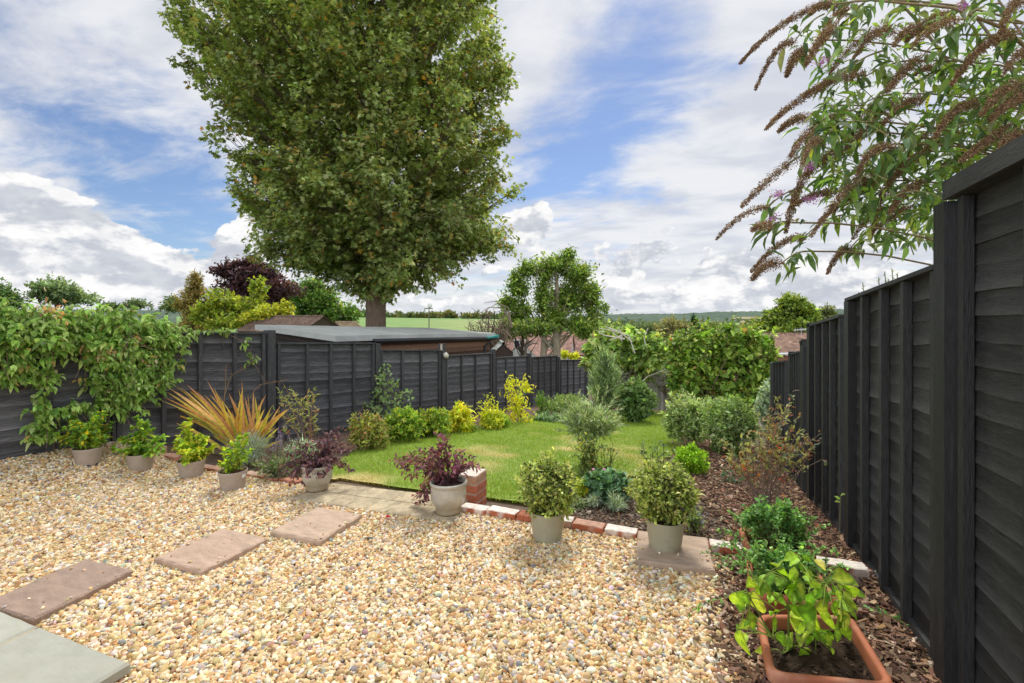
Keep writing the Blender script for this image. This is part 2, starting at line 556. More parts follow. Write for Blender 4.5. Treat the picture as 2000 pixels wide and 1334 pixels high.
# added fill: unseen sky behind the camera brightened to light camera-facing surfaces
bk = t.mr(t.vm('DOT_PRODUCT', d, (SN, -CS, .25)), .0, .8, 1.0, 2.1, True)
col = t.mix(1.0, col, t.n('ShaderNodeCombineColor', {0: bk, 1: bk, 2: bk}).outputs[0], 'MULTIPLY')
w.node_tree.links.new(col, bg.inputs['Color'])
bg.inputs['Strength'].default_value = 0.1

# ------------------------------------------------------------------ the ground to the horizon
def axis(lo, hi, fine0, fine1, step, grow=1.25):
    a = list(np.arange(fine0, fine1 + step / 2, step)); s = step
    while a[-1] < hi: s *= grow; a.append(a[-1] + s)
    s = step
    while a[0] > lo: s *= grow; a.insert(0, a[0] - s)
    return np.array(a)


def grid(mb, xs, ys, zf, colf):
    Xg, Yg = np.meshgrid(xs, ys, indexing='ij')
    V = np.stack([Xg, Yg, zf(Xg, Yg)], -1).reshape(-1, 3)
    idx = np.arange(len(V)).reshape(Xg.shape)
    q = np.stack([idx[:-1, :-1], idx[1:, :-1], idx[1:, 1:], idx[:-1, 1:]], -1).reshape(-1, 4)
    mb.add(V, q=q, col=colf(Xg, Yg).reshape(-1, 3))


def gcol(X, Y):
    soil = np.array([.15, .11, .08])
    g = np.array([.05, .085, .025]); g2 = np.array([.10, .115, .04])
    n = vnoise(X, Y, 90, 3)[..., None]
    far = g * (1 - n) + g2 * n
    f = sst(17, 22, np.abs(Y))[..., None]
    f = np.maximum(f, sst(7, 9, np.abs(X))[..., None])
    return soil * (1 - f) + far * f


mb = MB()
grid(mb, axis(-6000, 6000, -8, 4, .25, 1.22), axis(-200, 9000, -2, 18, .25, 1.22), lambda x, y: ground_z(x, y) + .012 * (vnoise(x, y, .3, 5) - .5) * (y > BY) - .004, gcol)
tag(mb.build('ground', material('soil', .95, var=.35, nscale=14, bump=.8, bscale=30, spec=.1)), kind='structure')

# pasture on the hillside behind the sheds
fc = nrm(ray(800, 622)); fr_ = np.array([fc[1], -fc[0], 0])
mb = MB()
us = np.linspace(-.42, .19, 60); ds = np.array([34, 40, 60, 80, 100, 130, 160, 190, 220, 240, 262, 290, 340])
Ug, Dg = np.meshgrid(us, ds, indexing='ij')
dd = Dg; Ug = Ug * Dg
zz = np.interp(Dg, [34, 40, 90, 150, 220, 262, 340], [-9, -2.2, -.75, -.55, -.25, .25, .9]) - .012 * np.maximum(Ug, -20) * (Dg / 262) + RNG.normal(0, .02, Ug.shape)
V = np.stack([fc[0] * dd + fr_[0] * Ug, fc[1] * dd + fr_[1] * Ug, EYE + zz], -1).reshape(-1, 3)
nn = vnoise(Ug, Dg, 26, 8)[..., None] * .6 + vnoise(Ug, Dg, 9, 9)[..., None] * .4
dry = sst(.35, .7, nn) * sst(30, -10, np.abs(Ug[..., None] - 25)) * sst(240, 120, Dg[..., None])
fcv = np.array([.16, .27, .065]) * (1 - dry) + np.array([.40, .33, .15]) * dry
idx = np.arange(len(V)).reshape(Ug.shape)
mb.add(V, q=np.stack([idx[:-1, :-1], idx[1:, :-1], idx[1:, 1:], idx[:-1, 1:]], -1).reshape(-1, 4), col=fcv.reshape(-1, 3))
tag(mb.build('pasture_field', material('pasture', .9, var=.2, nscale=.25, bump=0)), kind='structure')

# wooded ridges across the valley: long hills with tree-roughened skylines
def ridge(name, pts, dist, depth, col, seed, rough, hazec):
    mb = MB()
    px = np.array([p[0] for p in pts], float); py = np.array([p[1] for p in pts], float)
    xs = np.linspace(px[0], px[-1], 900)
    ys = np.interp(xs, px, py)
    rows = 16
    V, C = [], []
    rg = np.random.default_rng(seed)
    for r in range(rows):
        f = r / (rows - 1)
        dr = dist - depth * (1 - f)
        zt = (HZ - ys) / F_ * dist
        zb = -16.0 - EYE
        z = EYE + zb + (zt - zb) * f ** 1.15 + rough * (rg.random(900) - .3) * (vnoise(xs, f * 40, 6, seed) > .32)
        rr = np.array([ray(x, HZ) for x in xs])
        V.append(np.stack([rr[:, 0] * dr, rr[:, 1] * dr, z], -1))
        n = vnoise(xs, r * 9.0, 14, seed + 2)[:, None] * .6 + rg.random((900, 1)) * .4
        C.append(np.array(col) * (.65 + .7 * n) + np.array(hazec))  # distance haze put into the ridge colour
    V = np.concatenate(V); C = np.concatenate(C)
    idx = np.arange(len(V)).reshape(rows, 900)
    mb.add(V, q=np.stack([idx[:-1, :-1], idx[:-1, 1:], idx[1:, 1:], idx[1:, :-1]], -1).reshape(-1, 4), col=C)
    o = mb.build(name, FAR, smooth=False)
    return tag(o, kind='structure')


FAR = material('far woodland', 1.0, var=.15, nscale=.02, bump=0, spec=0)
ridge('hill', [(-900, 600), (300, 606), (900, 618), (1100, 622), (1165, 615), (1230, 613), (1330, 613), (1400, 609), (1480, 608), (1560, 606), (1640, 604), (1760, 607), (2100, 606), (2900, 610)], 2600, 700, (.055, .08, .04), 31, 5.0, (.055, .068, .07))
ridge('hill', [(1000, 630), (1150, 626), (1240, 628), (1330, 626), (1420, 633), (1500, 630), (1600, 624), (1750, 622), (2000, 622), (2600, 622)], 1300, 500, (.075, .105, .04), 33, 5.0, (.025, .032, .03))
mb = MB()
for (x0, x1, y0, y1, dn) in ((1425, 1500, 619, 623, 2100), (1440, 1520, 625.5, 629.5, 1200), (1395, 1440, 630, 632.5, 1150)):
    a = [at(x0, y1, dn), at(x1, y1, dn), at(x1 + 8, y0, dn + 60), at(x0 + 14, y0, dn + 60)]
    mb.add(a, q=[(0, 1, 2, 3)], col=(.34, .29, .17))
tag(mb.build('stubble_field', FAR), kind='structure')

# ------------------------------------------------------------------ paving that the gravel has to leave free
def gz(px, py, z):
    r = ray(px, py); d = (z - EYE) / r[2]
    return r * d + [0, 0, EYE]


def inpoly(x, y, poly):
    ins = np.zeros(x.shape, bool); n = len(poly)
    for i in range(n):
        x0, y0 = poly[i][:2]; x1, y1 = poly[(i + 1) % n][:2]
        c = ((y0 > y) != (y1 > y)) & (x < (x1 - x0) * (y - y0) / (y1 - y0 + 1e-12) + x0)
        ins ^= c
    return ins


def quad_from(pl, z):
    a, b, c, e = [gz(*p, z) for p in pl]
    return a, b, c, e


STEP = material('red sandstone', .85, var=.26, nscale=7, stretch=(1, 2.6, 1), bump=.6, bscale=40, tint=((.34, .24, .175), 4, .45, .7, .6), spots=((.16, .12, .10), 22, .70))
SLATE = material('grey sandstone slab', .7, var=.13, nscale=5, stretch=(1, 2.2, 1), bump=.45, bscale=22, tint=((.36, .34, .27), 3.5, .45, .68, .75))
ZS = .055
S2 = quad_from([(300, 1088), (438, 1031), (521, 1050), (396, 1116)], ZS)
S3 = quad_from([(528, 1037), (620, 989), (708, 1004), (625, 1056)], ZS)
s1b, s1c, s1d = [gz(*p, ZS) for p in ((168, 1090), (261, 1112), (64, 1209))]
S1 = (s1d + s1b - s1c, s1b, s1c, s1d)
S4 = quad_from([(1241, 1095), (1246, 1034), (1382, 1050), (1396, 1111)], ZS)
HOLES = []
for (a, b, c, e), lab, hue in ((S1, 'brown sandstone stepping stone touching the grey patio slab', (.33, .235, .18)),
                               (S2, 'pinkish sandstone stepping stone in the middle of the row of three', (.47, .335, .245)),
                               (S3, 'sandstone stepping stone closest to the grey paver path', (.49, .36, .26)),
                               (S4, 'square sandstone slab under the green potted round bush near the troughs', (.47, .35, .26))):
    mb = MB()
    cc = (a + b + c + e) / 4
    A = (c - b + e - a) / 2; B = (b - a + c - e) / 2; o = cc - A / 2 - B / 2
    bevbox(mb, o - [0, 0, .05], A, B, (0, 0, .05), .009, hue, .0022, 12)
    ob = mb.build('stepping_stone', STEP, origin=tuple(cc), smooth=False)
    tag(ob, lab, 'stepping stone', 'sandstone stepping stones')
    HOLES.append([o, o + A, o + A + B, o + B])
# patio corner
pc, pl_, pr_ = gz(255, 1292, .078), gz(0, 1191, .078), gz(217, 1334, .078)
pj = gz(78, 1222, .078)
u = nrm(pc - pl_); v = nrm(pr_ - pc); v = nrm(v - u * (v @ u))
wd = (pc - pj) @ u
patio = thing('patio', None, None, pc); tag(patio, kind='structure')
for k in range(3):
    for r in range(3):
        mb = MB()
        x1 = -k * (wd + .012); o = pc + u * (x1 - wd) + v * (r * .72)
        bevbox(mb, o - [0, 0, .045], u * wd, v * .71, (0, 0, .045), .012, (np.array([.385, .385, .32])) * RNG.uniform(.93, 1.07), .0012, 10)
        mb.build('patio_slab', SLATE, patio, smooth=False)
mb = MB(); o = pc - u * 3.3; box(mb, o + u * .02 + v * .015 - [0, 0, .08], u * 3.26, v * 2.5, (0, 0, .07), (.45, .34, .19))
mb.build('mortar_bed', material('sandy mortar', .95, var=.2, nscale=30, bscale=80), patio, smooth=False)
HOLES.append([pc - u * 3.3, pc, pc + v * 2.4, pc - u * 3.3 + v * 2.4])
# paver path at the lawn edge
PAV = material('concrete paver', .9, var=.28, nscale=16, bump=.5, bscale=70, tint=((.26, .22, .14), 7, .45, .7, .7))
fl, bl, br, fr2 = [gz(*p, .03) for p in ((560, 972), (651, 943), (915, 973), (884, 1019))]
path = thing('path', None, None, (fl + br) / 2); tag(path, kind='structure')
for r in range(2):
    n = 8
    for k in range(-1, n):
        u0, u1 = (k + .5 * r) / n, (k + 1 + .5 * r) / n
        u0, u1 = max(u0, 0), min(u1, 1)
        if u1 - u0 < .02: continue
        w0, w1 = r * .5, (r + 1) * .5
        pt = lambda a, b: (fl * (1 - a) + fr2 * a) * (1 - b) + (bl * (1 - a) + br * a) * b
        a, b, c = pt(u0, w0), pt(u1, w0), pt(u0, w1)
        mb = MB()
        bevbox(mb, a + (b - a) * .012 + (c - a) * .012 - [0, 0, .06], (b - a) * .976, (c - a) * .976, (0, 0, .06), .006, np.array([.47, .385, .25]) * RNG.uniform(.85, 1.12), .0015, 5)
        mb.build('paver', PAV, path, smooth=False)
HOLES.append([fl, fr2, br, bl])

# ------------------------------------------------------------------ gravel
PEB = material('pebble', .7, var=.22, nscale=60, bump=.25, bscale=160, spec=.3)
LX, LY, LT = -5.3, 5.36, .14                      # a point on the left fence and its bearing
LDIR = np.array([sin(LT), cos(LT), 0]); LNRM = np.array([cos(LT), -sin(LT), 0])


def fence_x(Y): return LX + (Y - LY) * math.tan(LT)


def mulch_edge(Y): return .12 + .05 * (vnoise(Y, Y * 0, .35, 21) - .5) * 2


bm = bmesh.new(); bmesh.ops.create_icosphere(bm, subdivisions=2, radius=1); bm.verts.ensure_lookup_table()
ICO2 = (np.array([vv.co[:] for vv in bm.verts]), np.array([[vv.index for vv in f.verts] for f in bm.faces])); bm.free()
bm = bmesh.new(); bmesh.ops.create_icosphere(bm, subdivisions=1, radius=1); bm.verts.ensure_lookup_table()
ICO1 = (np.array([vv.co[:] for vv in bm.verts]), np.array([[vv.index for vv in f.verts] for f in bm.faces])); bm.free()
gpal = [(.58, .40, .185, 25), (.70, .52, .275, 26), (.81, .67, .44, 19), (.85, .78, .62, 9), (.53, .295, .11, 9), (.48, .43, .35, 6), (.27, .26, .25, 3), (.32, .19, .10, 4), (.68, .63, .56, 4), (.38, .25, .2, 2)]


def pebbles(mb, P, R, ico, nvar=14):
    n = len(P); var = []
    for _ in range(nvar):
        L = Lump(6, 1.6); vv = ico[0] * (1 + .34 * L(ico[0]))[:, None]
        vv = vv * [1, RNG.uniform(.62, .9), RNG.uniform(.42, .68)]
        var.append(vv)
    var = np.array(var); m = len(ico[0])
    vi = RNG.integers(nvar, size=n)
    a = RNG.random(n) * 2 * pi
    tx, ty = RNG.normal(0, .35, n), RNG.normal(0, .35, n)
    V = var[vi] * R[:, None, None]
    x = V[..., 0] * np.cos(a)[:, None] - V[..., 1] * np.sin(a)[:, None]; y = V[..., 0] * np.sin(a)[:, None] + V[..., 1] * np.cos(a)[:, None]
    z = V[..., 2] + x * tx[:, None] + y * ty[:, None]
    V = np.stack([x, y, z], -1) + P[:, None]
    f = (ico[1][None] + (np.arange(n) * m)[:, None, None]).reshape(-1, 3)
    mb.add(V.reshape(-1, 3), t=f, col=np.repeat(palette(gpal, n, .12), m, 0))


mb = MB()
gxs = np.arange(-7.2, .3, .05); gys = np.arange(-.6, BY + .02, .05)
Xg, Yg = np.meshgrid(gxs, gys, indexing='ij')
Vg = np.stack([Xg, Yg, ground_z(Xg, Yg) + .006], -1).reshape(-1, 3)
idx = np.arange(len(Vg)).reshape(Xg.shape)
q = np.stack([idx[:-1, :-1], idx[1:, :-1], idx[1:, 1:], idx[:-1, 1:]], -1).reshape(-1, 4)
cen = Vg[q].mean(1)
keep = (cen[:, 0] < mulch_edge(cen[:, 1])) & (cen[:, 0] > fence_x(cen[:, 1]) - .02)
mb.add(Vg, q=q[keep], col=palette(gpal, len(Vg), .1) * .55)
N = 182000
px_ = RNG.uniform(-6.3, .3, N); py_ = RNG.uniform(.75, BY + .01, N)
dd = -px_ * SN + py_ * CS; xr = (px_ * CS + py_ * SN) / np.maximum(dd, .05)
k = (dd > .95) & (np.abs(xr) < 1.6) & (px_ < mulch_edge(py_) + RNG.normal(0, .03, N)) & (px_ > fence_x(py_) + .01)
for h in HOLES:
    c = np.mean(h, 0); k &= ~inpoly(px_, py_, [c + (p - c) * .985 for p in h])
px_, py_, dd = px_[k], py_[k], dd[k]
R = np.clip(RNG.lognormal(math.log(.0104), .30, len(px_)), .005, .020)
P = np.stack([px_, py_, ground_z(px_, py_) + .006 + R * .25 + RNG.random(len(R)) * .012], -1)
# a few stones kicked up on to the slabs and into the bark
ex = []
for h, zt_ in zip(HOLES[:6], (ZS, ZS, ZS, ZS, .078, .03)):
    for _ in range(16 if zt_ != .03 else 26):
        a, b2 = RNG.random(2); a = a if RNG.random() < .45 else RNG.choice([RNG.uniform(0, .1), RNG.uniform(.9, 1)])
        p_ = (h[0] * (1 - a) + h[1] * a) * (1 - b2) + (h[3] * (1 - a) + h[2] * a) * b2; ex.append([p_[0], p_[1], zt_ + .004])
for _ in range(120): y_ = RNG.uniform(1.4, BY); x_ = mulch_edge(y_) + abs(RNG.normal(0, .06)); ex.append([x_, y_, float(ground_z(x_, y_)) + .022])
ex = np.array(ex); P = np.concatenate([P, ex]); R = np.concatenate([R, RNG.uniform(.004, .011, len(ex))]); dd = np.concatenate([dd, np.full(len(ex), 3.5)])
near = dd < 3.0
pebbles(mb, P[near], R[near], ICO2); pebbles(mb, P[~near], R[~near] * 1.02, ICO1)
tag(mb.build('gravel', PEB), 'golden brown shingle gravel spread over the seating area', 'gravel', kind='stuff')
print('pebbles', len(P), near.sum())

# ------------------------------------------------------------------ lawn
def gxy(*pp): return [gp(*p)[0] for p in pp]


LAWN = gxy((600, 925), (660, 908), (690, 888), (760, 868), (850, 858), (905, 845), (985, 832), (1040, 822), (1100, 812), (1180, 812), (1245, 806), (1270, 792), (1300, 800), (1322, 830), (1335, 855), (1328, 880), (1290, 905),
           (1235, 935), (1130, 975), (1060, 990), (1000, 984), (940, 978), (880, 968), (810, 960), (720, 948), (650, 940), (625, 938))
lx = np.array([p[0] for p in LAWN]); ly = np.array([p[1] for p in LAWN])


def dryness(x, y):
    return sst(.53, .82, vnoise(x * 1.0, y * .8, .75, 41) * .55 + vnoise(x, y, .28, 42) * .25 + vnoise(x, y, 1.7, 43) * .2)


mb = MB()
xs_, ys_ = np.arange(lx.min(), lx.max(), .07), np.arange(ly.min(), ly.max(), .07)
Xg, Yg = np.meshgrid(xs_, ys_, indexing='ij')
Vg = np.stack([Xg, Yg, ground_z(Xg, Yg) + .022 + .01 * vnoise(Xg, Yg, .2, 6)], -1).reshape(-1, 3)
idx = np.arange(len(Vg)).reshape(Xg.shape)
q = np.stack([idx[:-1, :-1], idx[1:, :-1], idx[1:, 1:], idx[:-1, 1:]], -1).reshape(-1, 4)
cen = Vg[q].mean(1)
q = q[inpoly(cen[:, 0], cen[:, 1], LAWN)]
dr = dryness(Vg[:, 0], Vg[:, 1])[:, None]
mb.add(Vg, q=q, col=np.array([.19, .27, .045]) * (1 - dr) + np.array([.42, .35, .14]) * dr)
N = 230000
x = RNG.uniform(lx.min(), lx.max(), N); y = RNG.uniform(ly.min(), ly.max(), N)
k = inpoly(x + RNG.normal(0, .03, N), y + RNG.normal(0, .03, N), LAWN)
x, y = x[k], y[k]; n = len(x)
dr = dryness(x, y)[:, None]
cg = palette([(.19, .29, .03, 5), (.15, .25, .025, 3), (.27, .33, .05, 4), (.36, .34, .12, 1.5)], n, .18) * (1 - dr * .85) + palette([(.46, .36, .14, 3), (.38, .33, .10, 2)], n, .15) * dr * .85
D = np.stack([RNG.normal(0, .55, n), RNG.normal(0, .55, n), np.ones(n)], -1)
hl = RNG.uniform(.022, .05, n) * (1 - .35 * dr[:, 0]) * (.8 + .5 * vnoise(x, y, .35, 44))
put(mb, TRI, np.stack([x, y, ground_z(x, y) + .02], -1), D, rdir(n), hl, np.full(n, .0055), cg)
LAWNM = leaf_material('grass blade', .25, .6, .2)
tag(mb.build('lawn', LAWNM), 'small lawn with dry straw-coloured patches', 'lawn', kind='stuff')

# ------------------------------------------------------------------ bark mulch
def chips(mb, x, y, z, pal, size=1.0):
    n = len(x)
    L = np.clip(RNG.lognormal(math.log(.034), .45, n), .012, .09) * size; W_ = L * RNG.uniform(.16, .42, n); H_ = RNG.uniform(.002, .006, n) * size
    a = RNG.random(n) * 2 * pi
    D = np.stack([np.cos(a), np.sin(a), RNG.normal(0, .3, n)], -1); D = nrm(D)
    Nn = nrm(np.stack([RNG.normal(0, .4, n), RNG.normal(0, .4, n), np.ones(n)], -1)); S = nrm(np.cross(Nn, D)); Nn = np.cross(D, S)
    cor = np.array([(-.5, -.5, -.5), (.5, -.35, -.5), (.42, .5, -.5), (-.5, .4, -.5), (-.5, -.5, .5), (.5, -.35, .5), (.42, .5, .5), (-.5, .4, .5)])
    V = np.stack([x, y, z], -1)[:, None] + (L[:, None] * cor[:, 0])[..., None] * D[:, None] + (W_[:, None] * cor[:, 1])[..., None] * S[:, None] + (H_[:, None] * cor[:, 2])[..., None] * Nn[:, None]
    q = (np.array(BOXQ)[None] + (np.arange(n) * 8)[:, None, None]).reshape(-1, 4)
    mb.add(V.reshape(-1, 3), q=q, col=np.repeat(palette(pal, n, .28), 8, 0))


cpal = [(.17, .10, .065, 8), (.25, .155, .10, 7), (.085, .052, .036, 6), (.38, .26, .17, 3.5), (.52, .40, .28, 1.6), (.30, .16, .09, 3)]
mb = MB()
BED = [(.05, -.3), (1.06, -.3), (1.06, 8.5), (-.9, 8.6)] + [tuple(p[:2]) for p in gxy((1322, 820), (1340, 852), (1336, 880), (1345, 920), (1350, 960), (1395, 1000), (1425, 1035))] + [(mulch_edge(BY), BY), (mulch_edge(2.), 2.)]
N = 80000
x = RNG.uniform(-1.6, 1.06, N); y = np.where(RNG.random(N) < .72, RNG.uniform(.6, 5.2, N), RNG.uniform(5, 8.6, N))
k = inpoly(x, y, BED) | ((x > mulch_edge(y) - .03 + RNG.normal(0, .03, N)) & (y < BY))
dd = -x * SN + y * CS
k &= (dd > 1.0)
x, y = x[k][:34000], y[k][:34000]
chips(mb, x, y, ground_z(x, y) + RNG.random(len(x)) * .024 + .006, cpal, np.where(y < 3, 1.15, 1.0))
x = np.concatenate([RNG.uniform(-4.9, -2.6, 5000)]); y = RNG.uniform(4, 11, 5000)
k = (x > fence_x(y) + .02) & (~inpoly(x, y, LAWN)) & (x < fence_x(y) + 1.3)
chips(mb, x[k], y[k], ground_z(x[k], y[k]) + .015, cpal)
tag(mb.build('bark_mulch', material('bark chip', .92, var=.3, nscale=50, bump=.4, bscale=140, spec=.15), smooth=False), 'dark bark chips covering the planting beds', 'mulch', kind='stuff')

# ------------------------------------------------------------------ bricks edging the gravel
BRK = material('old brick', .9, var=.25, nscale=22, bump=.6, bscale=60, spec=.2)


def brick(p, L, W_, Hh, ang, top, side, label, group):
    mb = MB()
    A = np.array([cos(ang), sin(ang), 0]) * L; B = np.array([-sin(ang), cos(ang), 0]) * W_
    o = np.array(p, float) - A / 2 - B / 2
    bevbox(mb, o - [0, 0, .05], A, B, (0, 0, Hh + .05), .006, side, .0016, 7)
    # weathered lime wash on the top and in runs down the face
    V = mb.v[0]; C = mb.c[0]
    f = ((V[:, 2] - p[2]) > Hh - .0036) * RNG.uniform(.75, 1, len(V))
    run = (vnoise(V[:, 0] * 1.0, V[:, 1] * 0 + V[:, 2] * .4, .035, int(RNG.integers(999))) > .62) * .7 * (V[:, 2] > p[2] - .02)
    f = np.maximum(f, run)[:, None]
    mb.c[0] = C * (1 - f) + np.array(top) * f
    o = mb.build('brick', BRK, origin=tuple(p), smooth=False)
    return tag(o, label, 'brick', group)


WHT, RED = (.80, .76, .68), (.44, .14, .07)
PNK = (.52, .33, .24)
def bx(px): # X on the brick line under a photo column
    r = ray(px, HZ); return r[0] / r[1] * BY


js = [903, 955, 1013, 1040]
for a, b, top, lab in ((903, 955, WHT, 'whitewashed edging brick beside the base of the brick pier'), (955, 1013, WHT, 'whitewashed edging brick just left of the plain red edging brick'), (1013, 1046, (.34, .13, .075), 'plain red edging brick by the round bush pot next to the lawn'),
                       (1050, 1120, WHT, 'whitewashed edging brick half hidden behind the round bush pot near the lawn'), (1120, 1182, PNK, 'pink-topped edging brick between the two round bush pots'), (1182, 1246, WHT, 'whitewashed edging brick ending at the square sandstone slab'),
                       (1384, 1430, WHT, 'short white-topped brick right of the square sandstone slab'), (1432, 1470, WHT, 'white-topped brick tucked against the left side of the troughs')):
    x0, x1 = bx(a), bx(b)
    brick(((x0 + x1) / 2, BY + RNG.normal(0, .006), 0.0), x1 - x0 - .008, .10, .062 + RNG.normal(0, .004), RNG.normal(0, .025), top, RED if RNG.random() < .8 else PNK, lab, 'bricks edging the gravel')
p = gp(1648, 1128)[0]
brick((p[0] - .03, p[1] + .03, -.05), .30, .10, .09, .03, WHT, (.36, .15, .09), 'long white-topped brick wedged between the troughs and the black fence', 'bricks edging the gravel')
x = bx(588) ; k = 0
while x - .225 > fence_x(BY) + .1:
    top = [(.50, .24, .15), PNK, (.56, .40, .30)][k % 3]
    zz = float(ground_z(x - .11, BY - .06)) - .012
    brick((x - .11, BY + RNG.normal(0, .008), zz), .218, .10, .058, RNG.normal(0, .03), top, (.36, .12, .06), 'pale orange edging brick in the row behind the four brown plant pots', 'bricks behind the brown pots')
    x -= .228; k += 1

# crumbs of bare soil behind the bricks
mb = MB(); gsave = gpal; gpal = [(.17, .125, .09, 5), (.12, .085, .06, 4), (.23, .18, .135, 3), (.30, .25, .2, .6)]
n = 5200; x = RNG.uniform(-1.0, .55, n); y = RNG.uniform(BY + .1, 4.6, n); k = ~inpoly(x, y, LAWN)
pebbles(mb, np.stack([x, y, ground_z(x, y) + .004], -1)[k], np.clip(RNG.lognormal(math.log(.008), .5, n), .003, .024)[k], ICO1); gpal = gsave
x = RNG.uniform(-1.0, .5, 500); y = RNG.uniform(BY + .1, 4.5, 500); k = ~inpoly(x, y, LAWN); chips(mb, x[k], y[k], ground_z(x[k], y[k]) + .012, cpal, .8)
tag(mb.build('soil_crumbs', material('soil crumb', .95, var=.3, nscale=60, bump=.5, bscale=120, spec=.1)), 'bare crumbly soil behind the edging bricks', 'soil', kind='stuff')

# brick pier
pp = gz(918, 984, 0.0)
pier = MB(); PW = .215; cx, cy = pp[0] - .06, pp[1] + .12
box(pier, (cx - PW / 2 + .006, cy - PW / 2 + .006, -.1), (PW - .012, 0, 0), (0, PW - .012, 0), (0, 0, .32), (.68, .60, .52))
for r in range(4):
    z0 = -.072 + r * .075
    for k in range(2):
        cc = np.array([.46, .15, .08]) * RNG.uniform(.75, 1.25) + RNG.uniform(0, .04)
        if r == 3: cc = np.array([.56, .33, .22])
        if r % 2 == 0: bevbox(pier, (cx - PW / 2, cy - PW / 2 + k * .1125, z0), (PW, 0, 0), (0, .1005, 0), (0, 0, .061), .004, cc, .001, 5)
        else: bevbox(pier, (cx - PW / 2 + k * .1125, cy - PW / 2, z0), (.1005, 0, 0), (0, PW, 0), (0, 0, .061), .004, cc, .001, 5)
tag(pier.build('brick_pier', BRK, origin=(cx, cy, 0), smooth=False), 'low square red brick pier behind the dark leaved plant in a glazed pot', 'brick pier')

# ------------------------------------------------------------------ fences
FBL = material('black fence stain', .55, var=.36, nscale=7, stretch=(3, 3, 30), bump=.35, bscale=8, spec=.4, tint=((.11, .11, .106), 1.6, .5, .8, .5), spots=((.012, .012, .012), 2.6, .66))
FBU = material('black fence upright stain', .55, var=.55, nscale=7, stretch=(26, 26, 2.2), bump=.5, bscale=8, spec=.4, tint=((.09, .09, .088), 1.2, .55, .8, .6))
FGR = material('grey black fence stain', .7, var=.6, nscale=5, stretch=(1.6, 1.6, 24), bump=.5, bscale=8, spec=.3, tint=((.16, .155, .155), 1.5, .48, .78, .75), spots=((.02, .02, .02), 2.2, .66))
FGU = material('grey black fence upright stain', .7, var=.5, nscale=6, stretch=(22, 22, 2), bump=.4, bscale=8, spec=.3, tint=((.14, .135, .13), 1.5, .5, .78, .6))
UPR = {}
UPR[FBL.name] = FBU; UPR[FGR.name] = FGU


def prism(mb, P0, P1, N, d0, d1, zb0, zb1, zt0, zt1, col):
    """upright bar between two plan points, from depth d0 to d1 along N"""
    P0, P1, N = (np.array([a[0], a[1], 0.]) for a in (P0, P1, N))
    z = lambda p, v: p + [0, 0, v]
    hexa(mb, [z(P0 + N * d0, zb0), z(P1 + N * d0, zb1), z(P1 + N * d1, zb1), z(P0 + N * d1, zb0)],
         [z(P0 + N * d0, zt0), z(P1 + N * d0, zt1), z(P1 + N * d1, zt1), z(P0 + N * d1, zt0)], col)


def fence_panel(root, mat, P0, P1, zt0, zt1, zb0, zb1, N, us, c0, exp_=.108, cap=.03, gboard=True, bw=.042):
    P0 = np.array([*P0[:2], 0.]); P1 = np.array([*P1[:2], 0.]); N = np.array([*N[:2], 0.])
    A = P1 - P0; L = np.linalg.norm(A); a = A / L
    # one board run at a time, waney lower edge, each lapping over the one below
    mb = MB(); ns = max(8, int(L / .09))
    hgt = ((zt0 - zb0) + (zt1 - zb1)) / 2
    nb = max(3, int(round(hgt / exp_)))
    prism(mb, P0, P1, N, -.012, -.006, zb0, zb1, zt0, zt1, c0)
    for i in range(nb):
        f0, f1 = i / nb, (i + 1) / nb
        s = np.linspace(0, 1, ns)
        zt = zt0 * (1 - s) + zt1 * s; zb = zb0 * (1 - s) + zb1 * s
        wav = .0035 * np.sin(s * RNG.uniform(3, 9) + RNG.random() * 6) + .003 * np.sin(s * RNG.uniform(10, 22) + RNG.random() * 6) + RNG.normal(0, .0012, ns)
        up = zt - (zt - zb) * max(f0 - .14 / nb, 0); lo = zt - (zt - zb) * f1 + wav * (i < nb - 1)
        dl = RNG.uniform(.005, .009) + .002 * np.sin(s * RNG.uniform(4, 14) + RNG.random() * 6)
        base = P0 + s[:, None] * A
        r0 = base + N * .001 + np.stack([0 * s, 0 * s, up], -1)
        rm = base + N * (dl * .6)[:, None] + np.stack([0 * s, 0 * s, up * .45 + lo * .55], -1)
        r1 = base + N * dl[:, None] + np.stack([0 * s, 0 * s, lo], -1)
        r2 = base + np.stack([0 * s, 0 * s, lo + .003], -1) - N * .004
        V = np.concatenate([r0, rm, r1, r2]); k = np.arange(ns - 1)
        q = np.concatenate([np.stack([k + j * ns, k + (j + 1) * ns, k + 1 + (j + 1) * ns, k + 1 + j * ns], -1) for j in range(3)])
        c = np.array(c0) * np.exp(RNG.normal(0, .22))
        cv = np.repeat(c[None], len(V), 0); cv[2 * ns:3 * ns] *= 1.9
        mb.add(V, q=q, col=cv)
    pan = mb.build('fence_panel', mat, root, smooth=False)
    for uu in us:
        m2 = MB()
        u0, u1 = uu - bw / 2 / L, uu + bw / 2 / L
        lerp = lambda x0, x1, f: x0 * (1 - f) + x1 * f
        prism(m2, P0 + A * u0, P0 + A * u1, N, .012, .047, lerp(zb0, zb1, u0), lerp(zb0, zb1, u1), lerp(zt0, zt1, u0) - .004, lerp(zt0, zt1, u1) - .004, np.array(c0) * RNG.uniform(.75, 1.1))
        m2.build('batten', UPR[mat.name], pan, smooth=False)
    m2 = MB(); prism(m2, P0, P1, N, -.02, .055, zt0 - .001, zt1 - .001, zt0 + cap, zt1 + cap, np.array(c0) * .9)
    m2.build('cap_rail', mat, pan, smooth=False)
    return pan


def post(root, mat, p, N, a, w_, zb, zt, c, d0=-.05, d1=.055):
    m2 = MB(); p = np.array([*p[:2], 0.])
    prism(m2, p - a * w_ / 2, p + a * w_ / 2, N, d0, d1, zb, zb, zt, zt, c)
    return m2.build('post', UPR[mat.name], root, smooth=False)


